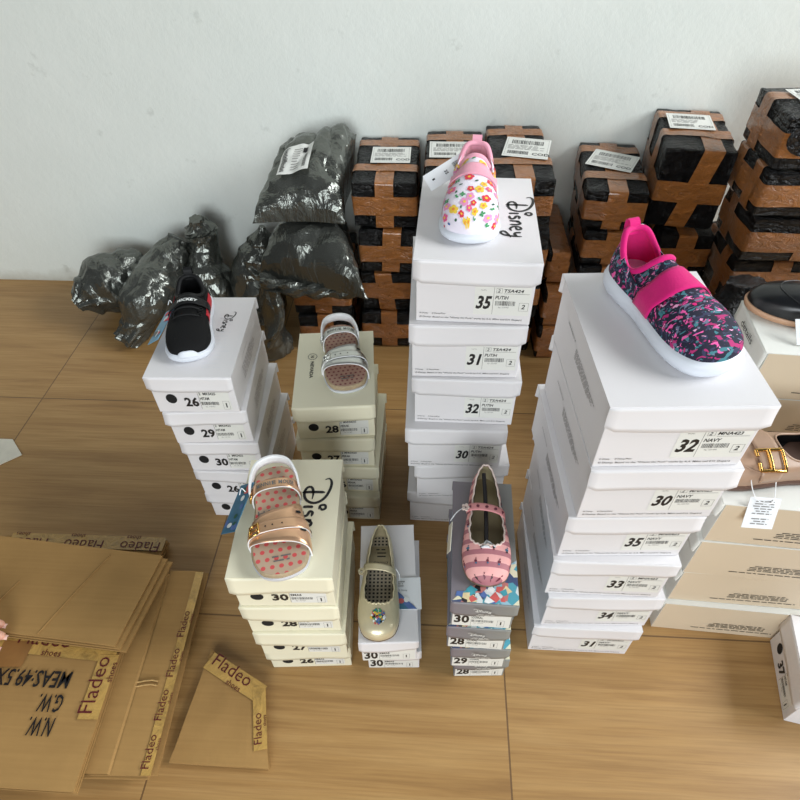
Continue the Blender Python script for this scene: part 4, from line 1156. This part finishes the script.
# ---- 3 sandals
def sandal(label, loc, rz, L, W, leather, bed, word, buckle, tagged):
    t = thing('sandal', label, 'sandal', loc, rz); out = outline(OUT_SNEAK, L, W); hs = .02
    b = MB(); sole(b, out, [(.0006, -.004), (.0025, .0), (.008, .001), (.0095, .0015)]); b.build('sole', M['rubber'], t)
    b = MB(); sole(b, out, [(.0096, -.001), (.018, .0005), (.0215, -.001), (.0218, -.004)]); b.build('footbed_edge', M['cork'], t)
    b = MB(); fill_bed(b, out, .0222, .93, dome=0.0); bd = b.build('footbed', bed, t)
    pl = Plane2D((0, 0, .0226), (1, 0, 0), (0, 1, 0)); b = MB()
    put_text(b, pl, 'Disney', -.02, .27 * L, height=.006, width=.034, h=.0004, shear=.3); put_fine(b, pl, -.016, .33 * L, .018, .39 * L, 2, 3, .0004, centred=True)
    put_text(b, pl, 'HAPPY', -.03, .03 * L, height=.008, width=.052, h=.0004); put_fine(b, pl, -.018, -.40 * L, .02, -.33 * L, 2, 7, .0004, centred=True)
    b.build('footbed_print', M['c_grey'], bd, recalc=False)
    def halfw(y):
        c = [p.x for p in out if abs(p.y - y) < .01]; return min(c), max(c)
    def strap_rows(ya, yb, H, off, nu=28, nv=8, e=.42):
        rows = []
        for j in range(nv):
            v = j / (nv - 1); row = []
            for i in range(nu):
                u = i / (nu - 1); y = (ya[0] + (ya[1] - ya[0]) * u) * (1 - v) + (yb[0] + (yb[1] - yb[0]) * u) * v
                x0, x1 = halfw(max(-.47 * L, min(.45 * L, y))); x0 -= .001 + off; x1 += .001 + off
                a = PI * (1 - u); cx, hw = (x0 + x1) / 2, (x1 - x0) / 2
                c_, s_ = math.cos(a), math.sin(a)
                row.append(Vector((cx + hw * math.copysign(abs(c_) ** .8, c_), y, .008 + (H + off) * s_ ** .62)))
            rows.append(row)
        return rows
    def ribbon(name, ya, yb, H, off, mat, parent=t, inner=True, th=.0022):
        b = MB(); rows = strap_rows(ya, yb, H, off); solid_sheet(b, rows, lambda p: (p - Vector((0, p.y, .01))).normalized() * th, 1, mi_back=0)
        return b.build(name, [mat, M['white_foam']], parent)
    # front strap: narrow on the left (buckle side), broad and slotted on the right
    fs_ = ribbon('front_strap', (-.235 * L, -.36 * L), (-.10 * L, .075 * L), .036, .0, leather)
    ribbon('buckle_strap', (-.21 * L, -.20 * L), (-.13 * L, -.10 * L), .0375, .0022, leather)
    ib = ribbon('instep_strap', (.155 * L, .155 * L), (.245 * L, .245 * L), .046, .0, leather)
    vs, f_, (x0, x1, y0, y1) = text_polys(word, .02, 0, 1.1)
    rows = strap_rows((.155 * L, .155 * L), (.245 * L, .245 * L), .046, .0029, 60, 12)
    def on(rows, u, v):
        n, m = len(rows) - 1, len(rows[0]) - 1; y, x = max(0, min(v, .999)) * n, max(0, min(u, .999)) * m; i, j = int(y), int(x); a, c = y - i, x - j
        return rows[i][j] * (1 - a) * (1 - c) + rows[i][j + 1] * (1 - a) * c + rows[i + 1][j] * a * (1 - c) + rows[i + 1][j + 1] * a * c
    b = MB(); b.add([on(rows, .30 + .46 * (a - x0) / (x1 - x0), .3 + .42 * (c - y0) / (y1 - y0)) for a, c in vs], f_); b.build('strap_print', M['c_grey'], ib, recalc=False)
    # slots and punched holes of the front strap
    rows = strap_rows((-.235 * L, -.36 * L), (-.10 * L, .075 * L), .036, .0031, 60, 16); b = MB()
    for v in (.34, .56, .78): b.add([on(rows, u, v + dv) for u, dv in ((.74, -.02), (.82, -.035), (.845, 0), (.82, .035), (.74, .03))], [(0, 1, 2, 3, 4)])
    rows2 = strap_rows((-.21 * L, -.20 * L), (-.13 * L, -.10 * L), .0375, .0052, 60, 12)
    for u in (.42, .48, .54): 
        c = on(rows2, u, .5); b.add([c + Vector((.0014 * math.cos(k), .0014 * math.sin(k), 0)) for k in (0, 1, 2, 3, 4, 5)], [tuple(range(6))])
    b.build('strap_slots', M['dark_hole'], fs_, recalc=False)
    bk = thing('buckle', None, None); bk.parent = t
    def frame(rows, u0, u1, v0, v1, pin):
        b = MB(); b.tube([on(rows, u, v) for u, v in [(u0, v0), ((u0 + u1) / 2, v0), (u1, v0), (u1, (v0 + v1) / 2), (u1, v1), ((u0 + u1) / 2, v1), (u0, v1), (u0, (v0 + v1) / 2)]], .0017, 8, closed=True)
        b.tube([on(rows, u0, pin), on(rows, (u0 + u1) / 2, pin), on(rows, u1, pin)], .0012, 6); return b
    bpy.data.objects.remove(bk)
    frame(rows2, .2, .34, -.1, 1.1, .5).build('buckle', M['gold_metal'] if buckle == 'g' else M['silver'], t)
    r3 = strap_rows((.155 * L, .155 * L), (.245 * L, .245 * L), .046, .0042, 60, 12); frame(r3, .06, .15, .0, 1.0, .5).build('buckle', M['gold_metal'] if buckle == 'g' else M['silver'], t)
    # heel strap standing up behind the heel, white foam inside
    H = .05; rows = []
    a0 = halfw(.2 * L)
    arc = catmull([(a0[0] - .001, .19 * L, .034), (a0[0] + .002, .31 * L, .041), (-.024, .43 * L, .045), (0, .475 * L, .046), (.024, .43 * L, .045), (a0[1] - .002, .31 * L, .041), (a0[1] + .001, .19 * L, .034)], 40, closed=False)
    for q in (-.009, -.003, .003, .009): rows.append([p + Vector((0, .0, q)) for p in arc])
    b = MB(); solid_sheet(b, rows, lambda p: Vector((p.x, (p.y - .25 * L), 0)).normalized() * .0032, 1, mi_back=0); b.build('heel_strap', [leather, M['white_foam']], t)
    if tagged:
        def pr(o, pl, w, l):
            b = MB(); r = random.Random(15)
            for i in range(12): put_ellipse(b, pl, r.uniform(.15, .85) * w, r.uniform(.08, .92) * l, r.uniform(.003, .008), r.uniform(.003, .007), .0004 + i * 1e-5, i % 4, 12)
            b.build('tag_print', [M['c_coral'], M['c_blue'], M['c_white'], M['c_dkgreen']], o, recalc=False)
        hang_tag(t, None, (-.092, -.01 * L, .004), (.72, -.38, .58), (.42, .86, .22), .034, .085, M['c_teal2'], pr, string=[(-.045, .2 * L, .045), (-.05, .22 * L, .05), (-.055, .2 * L, .04)])
    return t
M['c_teal2'] = plain('teal card', (60, 112, 140), .35, var=.2, vscale=60)
sandal('silver two-strap child\'s sandal on the cream stack', (-.182, .93, ZD), math.radians(13.5), .196, .09, M['silver'], M['bed_marks'], 'MINNIE MOUSE', 's', False)
sandal('rose gold two-strap child\'s sandal with red spotted footbed, on the cream stack', (-.233, .522, ZE), math.radians(15), .204, .092, M['rose_gold'], M['bed_dots'], 'MINNIE MOUSE', 'g', True)

# ---- 4 ballet flats
def flat(label, loc, rz, L, W, skin, inner, insole, scal, kind):
    t = thing('ballet_flat', label, 'shoe', loc, rz); out = outline(OUT_FLAT, L, W); hs = .006
    b = MB(); sole(b, out, [(.0006, -.004), (.002, -.001), (.005, -.0005), (hs, -.002)], zf=lambda y, z: 1 + 1.2 * max(0, y / L - .25)); b.build('sole', M['sole_flat'], t)
    H = .045
    pts = [(0, .485, H * 1.05), (.10, .465, H), (.20, .37, H * .86), (.27, .2, H * .72), (.31, .05, H * .68), (.345, -.10, H * .68), (.31, -.19, H * .72), (.17, -.235, H * .8), (0, -.24, H * .84),
           (-.17, -.235, H * .8), (-.31, -.19, H * .72), (-.345, -.10, H * .68), (-.31, .05, H * .68), (-.27, .2, H * .72), (-.20, .37, H * .86), (-.10, .465, H)]
    top = opening(pts, L, W)
    if scal:
        top = [p + Vector((p.x, p.y, 0)).normalized() * (.0022 * abs(math.sin(i * PI / 4.0)) - .001) for i, p in enumerate(top)]
    up = Upper(out, top, hs * .9, toe_h=.03, belly=1.2); up.tree()
    b = MB(); up.mesh(b); b.build('upper', skin, t)
    b = MB(); up.rim(b, .0015); b.build('edge_binding', M['binding_' + kind], t)
    b = MB(); up.lining(b, hs + .003, .9); b.build('lining', inner, t)
    b = MB(); fill_bed(b, out, hs + .0036, .9); ins = b.build('insole', insole, t)
    # strap
    y0 = .085 * L; rows = []
    for q in range(5):
        row = []
        for i in range(26):
            u = i / 25; a = PI * (1 - u)
            row.append(Vector((W * .40 * math.cos(a), y0 + (q / 4 - .5) * .0135 + .014 * (1 - u) * 1.0 - .007, H * .38 + H * .56 * math.sin(a) ** .7)))
        rows.append(row)
    b = MB(); solid_sheet(b, rows, Vector((0, 0, -.0016))); st = b.build('strap', skin if kind == 'g' else M['strap_pink'], t)
    return t, up, ins, st, H
M['sole_flat'] = plain('thin brown sole', (120, 100, 76), .6)
M['binding_g'] = M['gold_leather']; M['binding_p'] = plain('cream binding', (226, 206, 196), .6)
M['strap_pink'] = plain('pink strap', (226, 150, 152), .55)
t, up, ins, st, H = flat('pale gold flat shoe with strap and spotted insole, on the small white stack', (-.081, .533, ZF), math.radians(3), .21, .077, M['gold_leather'], M['gold_inside'], M['insole_grid'], True, 'g')
pl = Plane2D((0, 0, .0102), (-1, 0, 0), (0, -1, 0)); b = MB(); put_rect(b, pl, -.02, -.078, .02, -.038, .0001, 0)
put_text(b, pl, 'Disney', -.015, -.047, height=.006, width=.03, h=.0004, mi=1, shear=.3); put_fine(b, pl, -.014, -.074, .014, -.052, 3, 3, .0004, 1, True)
b.build('insole_print', [M['gold_inside'], M['ink']], ins, recalc=False)
b = MB(); r = random.Random(2)                              # round patch of multicoloured mosaic on the toe
for i in range(90):
    a, q = r.uniform(0, 6.28), math.sqrt(r.uniform(0, 1)) * .0125
    decal(b, up, -.35 * .21 + q * math.sin(a), q * math.cos(a) / .03, circ(.0022, 5, rot=r.uniform(0, 6)), i % 7, .0006 + .00001 * i, R=.03)
b.build('mosaic_patch', [M['c_black'], M['c_coral'], M['c_blue'], M['c_yellow'], M['c_green'], M['c_white'], M['c_teal2']], t, recalc=False)
b = MB(); c = Vector((-.0335, .016, H * .62))
for q in range(6): b.tube([c + Vector((.004 * math.cos(q), .0045 * math.sin(q), -.002)), c + Vector((.004 * math.cos(q), .0045 * math.sin(q), .002))], .0026, 8)
b.build('strap_button', M['gold_leather'], t)
def bird_card(o, pl, w, l):
    b = MB(); put_text(b, pl, '\u00a9 Disney', w * .12, l * .55, height=.004, h=.0004, mi=0)
    put_fine(b, pl, w * .1, l * .7, w * .4, l * .9, 3, 2, .0004, 1)
    b.add([pl(0, 0, .0004), pl(w * .5, 0, .0004), pl(0, l * .62, .0004)], [(0, 1, 2)], 2); b.add([pl(w * .5, 0, .0005), pl(w * .82, 0, .0005), pl(0, l * .62, .0005), pl(0, l * .42, .0005)], [(0, 1, 2, 3)], 3)
    put_ellipse(b, pl, w * .2, l * .25, .006, .005, .0006, 4, 14); put_ellipse(b, pl, w * .42, l * .3, .005, .006, .0006, 5, 14)
    b.build('tag_print', [M['ink'], M['ink_grey'], M['c_teal2'], M['c_blue'], M['c_coral'], M['c_white']], o, recalc=False)
hang_tag(t, None, (.030, -.045, .0016), (1, .02, 0), (-.02, 1, 0), .0465, .062, M['paper_white'], bird_card, string=[(.03, .02, .03), (.036, .012, .022), (.036, .008, .006)])

t, up, ins, st, H = flat('pink striped flat shoe with strap and scalloped edge, on the grey boxes', (.098, .549, ZG), math.radians(-1), .205, .079, M['stripes'], M['gold_inside'], M['insole_tan'], True, 'p')
b = MB(); r = random.Random(31)
for i in range(60):
    y = -.47 * .205 + (i % 10) * .0255 * .86; ph = -1.5 + 3.0 * (i // 10) / 5 + (.28 if i % 2 else 0)
    if y > -.245 * .205 and abs(ph) < .75: continue
    s = r.uniform(.0018, .0027); mi = r.choice((0, 0, 1, 2))
    decal(b, up, y, ph, circ(s, 8), mi, .0006, R=.03); decal(b, up, y - s * 1.6, ph, circ(s * .7, 6), (mi + 1) % 3, .0007, R=.03); decal(b, up, y + s * 1.7, ph + .03, circ(s * .5, 6), mi, .0007, R=.03)
b.build('motif_print', [M['c_wine'], M['c_teal2'], M['c_black']], t, recalc=False)
b = MB()
for k in range(5):
    u = .2 + .15 * k; a = PI * (1 - u); p = Vector((.078 * .40 * math.cos(a), .085 * .205 + .014 * (1 - u) - .007, H * .38 + H * .56 * math.sin(a) ** .7 + .0006)); b.add([p + Vector((.003 * math.cos(q), .0028 * math.sin(q), .0002)) for q in range(6)], [tuple(range(6))])
b.build('strap_print', M['c_wine'], st, recalc=False)
b = MB(); b.tube([(-.001, -.055, .022), (0, .02, .028), (-.003, .088, .038)], .0035, 8); b.build('dark_rod', M['c_black'], t)     # dark rod lengthwise down the middle of the shoe
b = MB(); rows = [[Vector((-.011 + .022 * i / 4 + .002 * math.sin(j), -.055 + .016 * j / 4 * (1 - .8 * abs(i / 2 - 1)), .037 + .004 * math.sin(i + j))) for i in range(5)] for j in range(5)]
solid_sheet(b, rows, Vector((0, 0, -.012))); b.build('paper_stuffing', M['paper_white'], t)
b = MB(); c = Vector((-.0335, .022, H * .66))
for q in range(5): b.tube([c + Vector((.0042 * math.cos(q * 1.257), .0046 * math.sin(q * 1.257), 0)), c + Vector((.0042 * math.cos(q * 1.257), .0046 * math.sin(q * 1.257), .0035))], .0026, 8)
b.build('strap_button', M['binding_p'], t)
M['c_cream2'] = plain('cream card tag', (222, 216, 200), .5)
hang_tag(t, None, (-.062, -.045, -.004), (.12, -.35, .9), (.05, 1, .1), .032, .05, M['c_cream2'], string=[(-.036, .022, .03), (-.048, .01, .034), (-.058, -.002, .026)])


# ---- 5 loafers
def loafer(label, loc, rz, L, W, leather, welt, inside, taupe):
    t = thing('loafer', label, 'shoe', loc, rz); out = outline(OUT_LOAF, L, W); hs = .013
    zf = lambda y, z: 1 + (1.0 if y > .22 * L else 0) * .5 + .8 * max(0, -y / L - .36)
    b = MB(); sole(b, out, [(.0006, -.003), (.002, .0), (.008, .0015), (.011, .002), (hs, .0)], zf=zf); b.build('sole', welt, t)
    H = .062
    top = opening([(0, .485, H * 1.0), (.17, .455, H * .96), (.28, .34, H * .82), (.30, .2, H * .76), (.27, .08, H * .82), (.15, .02, H * .93), (0, .005, H * .97), (-.15, .02, H * .93), (-.27, .08, H * .82), (-.30, .2, H * .76), (-.28, .34, H * .82), (-.17, .455, H * .96)], L, W)
    up = Upper(out, top, hs * .95, toe_h=.03, belly=1.3); up.tree()
    b = MB(); up.mesh(b); b.build('upper', leather, t)
    b = MB(); up.rim(b, .0018); b.build('edge_binding', leather, t)
    b = MB(); up.lining(b, hs + .004, .9); fill_bed(b, out, hs + .004, .9); b.build('lining', inside, t)
    # raised apron seam round the toe
    b = MB(); path = []
    for i in range(33):
        u = -1 + 2 * i / 32; y = -.06 * L - .27 * L * (1 - u * u) ** .5 ; p = up.hit(y, u * 1.02, .0006); 
        if p: path.append(p)
    b.tube(path, .0009, 6); b.build('apron_seam', leather, t)
    return t, up, L, W, H
t, up, L, W, H = loafer('black leather loafer with tan sole on the rear beige boxes at the right edge', (.708, .915, ZH2), math.radians(-112), .262, .1, M['black_leather'], M['tan_welt'], M['taupe_leather'], False)
def code_tag(o, pl, w, l):
    b = MB(); put_text(b, pl, '37', w * .3, l * .68, height=.006, h=.0004, bold=.02); put_text(b, pl, 'DNT 102', w * .2, l * .35, height=.004, h=.0004, bold=.01); put_barcode(b, pl, w * .2, l * .1, w * .8, l * .26, 2, .0004)
    b.build('tag_print', M['ink'], o, recalc=False)
t_black = t
t, up, L, W, H = loafer('taupe leather loafer with gold buckle strap and white tag, on the front beige boxes', (.553, .652, ZH), math.radians(-85), .25, .1, M['taupe_leather'], M['dark_sole'], M['black_trim'], True)
b = MB(); rows = wrap_band(up, -.155 * L, -.02 * L, -1.3, 1.3, .0022, nu=30, nv=8); solid_sheet(b, rows, lambda p: (p - Vector((0, p.y, .01))).normalized() * .0022); b.build('strap', M['taupe_leather'], t)
b = MB(); rows = wrap_band(up, -.165 * L, -.01 * L, .28, .9, .0062, nu=10, nv=12)
def cellbar(rows, i0, i1, j0, j1, w=.0032):
    b.tube([rows[i][j] for i, j in ([(i0, j0 + k) for k in range(j1 - j0 + 1)] if i0 == i1 else [(i0 + k, j0) for k in range(i1 - i0 + 1)])], w, 4)
cellbar(rows, 0, 11, 0, 0); cellbar(rows, 0, 11, 9, 9); cellbar(rows, 0, 0, 0, 3); cellbar(rows, 0, 0, 6, 9); cellbar(rows, 11, 11, 0, 9); cellbar(rows, 5, 5, 0, 9, .0042)
b.build('buckle', M['gold_metal'], t)
# tags of the two loafers hang over the edge of their box tops (world directions converted to the shoe's frame)
def local_dir(t, d): return Matrix.Rotation(-t.rotation_euler.z, 3, 'Z') @ Vector(d)
def local_pt(t, p): return local_dir(t, Vector(p) - t.location)
def text_tag(o, pl, w, l):
    b = MB(); put_fine(b, pl, w * .15, l * .45, w * .85, l * .92, 6, 5, .0004, 0, True); put_fine(b, pl, w * .2, l * .12, w * .8, l * .36, 3, 6, .0004, 0, True)
    b.build('tag_print', M['ink_grey'], o, recalc=False)
hang_tag(t, None, local_pt(t, (.497, .5515, ZH - .028)), local_dir(t, (1, -.05, .02)), local_dir(t, (.08, .28, .42)), .046, .052, M['paper_white'], text_tag,
         string=[local_pt(t, q) for q in ((.508, .606, ZH + .030), (.505, .585, ZH + .026), (.515, .576, ZH + .012), (.528, .568, ZH + .013), (.54, .578, ZH + .014), (.545, .600, ZH + .028))])
hang_tag(t_black, None, local_pt(t_black, (.634, .838, ZH2 + .002)), local_dir(t_black, (1, -.12, .12)), local_dir(t_black, (-.12, .5, .62)), .036, .045, M['paper_white'], code_tag,
         string=[local_pt(t_black, q) for q in ((.662, .868, ZH2 + .03), (.652, .86, ZH2 + .034), (.647, .862, ZH2 + .034))])

# ------------------------------------------------------------------ flattened cartons
def tape_word(b, pl, x, y, s, mi=1, word='Fladeo', h=.0012):
    put_text(b, pl, word, x, y, height=s, h=h, mi=mi, bold=-.005)
    put_text(b, pl, 'shoes', x + s * 2.0, y - s * .62, height=s * .42, h=h, mi=mi)
def carton(label, quad, z, thick, layers, seed, extra, gap=.0045, spread=0.0):
    """flattened carton: sheets of board folded on each other; quad = outline on the floor plane (ccw), with the height of each corner"""
    t = thing('flattened_carton', label, 'cardboard box', (sum(q[0] for q in quad) / 4, sum(q[1] for q in quad) / 4, z), 0, 'flattened cartons on the floor')
    c = Vector((t.location.x, t.location.y, 0)); Q = [Vector((q[0], q[1], 0)) - c for q in quad]; r = random.Random(seed)
    def P(u, v, k): return (Q[0] * (1 - u) * (1 - v) + Q[1] * u * (1 - v) + Q[2] * u * v + Q[3] * (1 - u) * v) + Vector((0, 0, k))
    for k in range(layers):
        b = MB(); du, dv = (r.uniform(-.012, .012) + spread * (layers - 1 - k)) * (k < layers - 1), r.uniform(-.01, .015) * (k < layers - 1)
        n = 14; zz = k * (thick + gap)
        rows = [[P(du + i / (n - 1), dv + j / (n - 1), zz + thick + .002 * (1 + noise.noise(Vector((i * .25, j * .25, seed + k)))) * (k > 0)) for i in range(n)] for j in range(n)]
        solid_sheet(b, rows, Vector((0, 0, -thick)), 0, smooth=False)
        o = b.build('board', [M['kraft'], M['kraft_edge']], t)
        # crease lines of the folded flaps
    top = (layers - 1) * (thick + gap) + thick + .0042
    extra(t, P, top)
    return t
def tape_strip(t, P, top, a, c, w, words, s, flip=False, wordfit=True, mat='tape_clear'):
    """printed tape between a and c (u, v), w wide"""
    A, B = P(a[0], a[1], top), P(c[0], c[1], top); d = (B - A); L = d.length; d.normalize(); nrm = Vector((-d.y, d.x, 0))
    b = MB(); b.grid([[A + d * L * i / 12 + nrm * w * (j - 1) / 2 + Vector((0, 0, .0006)) for i in range(13)] for j in range(3)], 0, smooth=False)
    tp = b.build('tape', M[mat], t, recalc=False)
    pl = Plane2D(A + Vector((0, 0, .0008)), d, nrm) if not flip else Plane2D(B + Vector((0, 0, .0008)), -d, -nrm)
    x = .01
    for k in range(words):
        if x + s * 3.3 > L: break
        b = MB(); tape_word(b, pl, x, -w * .12, s, 0, h=.0008); x += s * 5.4; b.build('tape_print', M['ink_red'], tp, recalc=False)

# carton lowest and hindmost: its taped rear edge shows behind the others
def ex0(t, P, top): tape_strip(t, P, top, (.04, .955), (.995, .955), .034, 3, .024, flip=True)
carton('flattened brown carton at the back of the pile, taped rear edge showing', [(-.98, .45), (-.60, .44), (-.585, .70), (-.96, .695)], .004, .004, 3, 1, ex0)
# carton whose right margin sticks out to the right, red-lettered tape along its edge
def ex2(t, P, top):
    tape_strip(t, P, top, (.985, .0), (.985, .99), .017, 4, .014, flip=False)
    b = MB()
    for v in (.38, .40): b.tube([P(.6 + .33 * i / 12, v + .006 * math.sin(i * 1.3), top + .001) for i in range(13)], .0016, 6)
    b.build('crease', M['kraft_edge'], t)
    b = MB(); b.grid([[P(u, v, top + .0005 + .004 * (1 if u < .84 else 0)) for u in (.70, .835, .842)] for v in (0, .25, .5, .75, .97)], 0, smooth=False); b.build('flap', M['kraft'], t)
carton('flattened brown carton with a red-lettered taped right edge, right side of the pile', [(-.88, .22), (-.452, .235), (-.470, .615), (-.90, .60)], .030, .004, 3, 2, ex2)
# carton marked in black, its panel nearest the camera
def ex4(t, P, top):
    o = P(0, 0, top); ux = (P(1, 0, top) - P(0, 0, top)).normalized(); uy = Vector((-ux.y, ux.x, 0))
    tape_strip(t, P, top, (.0, .90), (.99, .90), .046, 3, .028, flip=False)
    tape_strip(t, P, top + .0008, (.955, .42), (.955, .86), .036, 1, .026, flip=False)
    # black stencil lettering, upside down as seen from the camera
    pr = P(.80, .72, top); pl = Plane2D(pr, -ux, -uy); b = MB()
    put_text(b, pl, 'MEAS:49.5X33X29', 0, 0, height=.03, width=.215, h=.001, bold=.012)
    put_text(b, pl, 'G.W.', -.004, .040, height=.03, width=.045, h=.001, bold=.012); put_text(b, pl, 'N.W.', -.004, .078, height=.03, width=.045, h=.001, bold=.012)
    b.build('stencil_print', M['ink'], t, recalc=False)
    b = MB(); q = [P(.36, .70, top + .0009), P(.52, .72, top + .0009), P(.53, .90, top + .0009), P(.37, .89, top + .0009)]; b.add(q, [(0, 1, 2, 3)]); b.build('tape_patch', M['tape_dull'], t, recalc=False)
carton('flattened brown carton with black stencilled measurements and lettered tape, nearest in the pile', [(-.92, .20), (-.556, .20), (-.568, .452), (-.93, .470)], .062, .004, 3, 3, ex4)
def ex1(t, P, top):
    b = MB(); b.tube([P(.62 + .14 * i / 12, .02 + .9 * i / 12, top - .0005) for i in range(13)], .0012, 6); b.tube([P(.3 + .1 * i / 12, .02 + .5 * i / 12, top - .0005) for i in range(13)], .0012, 6); b.build('crease', M['kraft'], t)
carton('big plain flattened carton lying across the top of the pile', [(-.97, .452), (-.566, .424), (-.540, .612), (-.985, .648)], .092, .004, 3, 4, ex1, spread=.022)
def ex3(t, P, top): tape_strip(t, P, top, (.03, .90), (.97, .90), .034, 2, .024, flip=False); tape_strip(t, P, top + .0006, (.93, .2), (.93, .99), .024, 1, .014)
carton('small flattened carton with lettered tape, on the floor in front of the rose gold stack', [(-.44, .265), (-.262, .265), (-.300, .397), (-.42, .466)], .002, .0035, 2, 5, ex3)

# white card at the left frame edge
b = MB(); solid_sheet(b, [[Vector((-1.32, 1.0, .0035)), Vector((-1.119, 1.0, .0035))], [Vector((-1.30, .94, .006)), Vector((-1.067, .949, .004))], [Vector((-1.28, .84, .004)), Vector((-1.13, .895, .0035))]], Vector((0, 0, -.0025)), smooth=False)
tag(b.build('paper_sheet', M['c_cream2'], None), 'pale sheet of paper on the bare floor at the left edge', 'paper')

# ------------------------------------------------------------------ hand reaching in from the left, fingertips on the top carton
def skin_mat():
    m, nt, b, L = new_mat('skin'); v = coords(nt)
    L.new(ramp(nt, ntex(nt, v, 60, 4), [(.3, lin((206, 150, 128))), (.7, lin((224, 172, 148)))]), b.inputs['Base Color']); b.inputs['Roughness'].default_value = .5
    b.inputs['Subsurface Weight'].default_value = .08; b.inputs['Subsurface Radius'].default_value = (.01, .004, .002); bump(nt, b, ntex(nt, v, 300, 3), .15, .0008); return m
M['skin'] = skin_mat(); M['nail'] = plain('finger nail', (232, 190, 176), .25)
M['sleeve'] = fabric('dark blue sleeve', (44, 52, 74), .9)
def hand():
    zt = .1145; vs = []; es = []; rad = []
    def chain(start, pts, rs):
        p = start
        for q, r_ in zip(pts, rs):
            vs.append(q); rad.append(r_); es.append((p, len(vs) - 1)); p = len(vs) - 1
        return p
    vs.append((-.935, .40, zt + .045)); rad.append(.024)                     # palm centre
    chain(0, [(-.985, .385, zt + .055), (-1.05, .365, zt + .065), (-1.16, .335, zt + .075), (-1.28, .30, zt + .08)], [.024, .026, .032, .038])
    tips = []
    for k, (yk, ln) in enumerate([(.445, .066), (.424, .078), (.402, .076), (.380, .060)]):
        k0 = chain(0, [(-.895, .40 + (yk - .40) * .75, zt + .05)], [.0135])
        x = -.772 - (.006 if k == 0 else 0) - (.074 - ln) * .6
        chain(k0, [(x - ln * .62, yk, zt + .046), (x - ln * .26, yk + .001, zt + .031), (x, yk + .001, zt + .0105)], [.0105, .0092, .0078]); tips.append((x, yk))
    k0 = chain(0, [(-.93, .435, zt + .04)], [.0145]); chain(k0, [(-.892, .468, zt + .028), (-.862, .478, zt + .0115)], [.0115, .0092])
    me = bpy.data.meshes.new('hand'); me.from_pydata(vs, es, []); o = bpy.data.objects.new('hand', me); COL.objects.link(o)
    sk = o.modifiers.new('skin', 'SKIN'); sk.use_smooth_shade = True
    for v_, r_ in zip(me.skin_vertices[0].data, rad): v_.radius = (r_, r_)
    me.skin_vertices[0].data[0].use_root = True
    ss = o.modifiers.new('sub', 'SUBSURF'); ss.levels = 2; ss.render_levels = 2
    bpy.context.view_layer.update(); dg = bpy.context.evaluated_depsgraph_get(); m2 = bpy.data.meshes.new_from_object(o.evaluated_get(dg))
    bpy.data.objects.remove(o)
    p = thing('person', 'hand of a person reaching in at the left edge, fingertips on the cardboard', 'person', (-1.0, .40, zt))
    o = bpy.data.objects.new('hand', m2); COL.objects.link(o); o.parent = p; o.location = (1.0, -.40, -zt)
    m2.materials.clear(); m2.materials.append(M['skin'])
    for q in m2.polygons: q.use_smooth = True; q.material_index = 0
    for x, y in tips:
        b = MB(); b.grid([[Vector((x + .001 + .009 * (i / 4 - .5) + 1.0, y + .009 * (j / 4 - .5) - .4, .0178 - .003 * (i / 4) - .0018 * (j / 2 - 1) ** 2)) for j in range(5)] for i in range(5)]); nb = b.build('finger_nail', M['nail'], p)
    b = MB(); b.tube([(-.13, -.055, .072), (-.2, -.075, .077), (-.28, -.1, .08), (-.42, -.14, .083)], lambda u: .043 + .012 * u, 20); b.build('sleeve', M['sleeve'], p)
hand()

# ------------------------------------------------------------------ light: daylight from a window opening on the right, soft sky light in the room
w = bpy.data.worlds.new('world'); SC.world = w; w.use_nodes = True
bg = w.node_tree.nodes['Background']; bg.inputs['Color'].default_value = (.93, .97, 1.0, 1); bg.inputs['Strength'].default_value = AMB
def area(name, loc, target, sx, sy, power, col):
    l = bpy.data.lights.new(name, 'AREA'); l.shape = 'RECTANGLE'; l.size = sx; l.size_y = sy; l.energy = power; l.color = col
    o = bpy.data.objects.new(name, l); COL.objects.link(o); o.location = loc
    o.rotation_euler = (Vector(target) - Vector(loc)).to_track_quat('-Z', 'Y').to_euler(); return o
area('side_window_daylight', (4.2, .6, 3.1), (-.2, .9, .35), 2.6, 2.0, WIN, (.95, .985, 1.0))
area('front_door_daylight', (-.25, -2.3, 1.4), (-.1, 1.2, .4), 2.0, 1.5, TUBE, (.90, .965, 1.0))
SC.view_settings.view_transform = 'Standard'; SC.view_settings.look = 'None'; SC.view_settings.gamma = 1.0; SC.view_settings.use_curve_mapping = False
SC.view_settings.exposure = EXPO
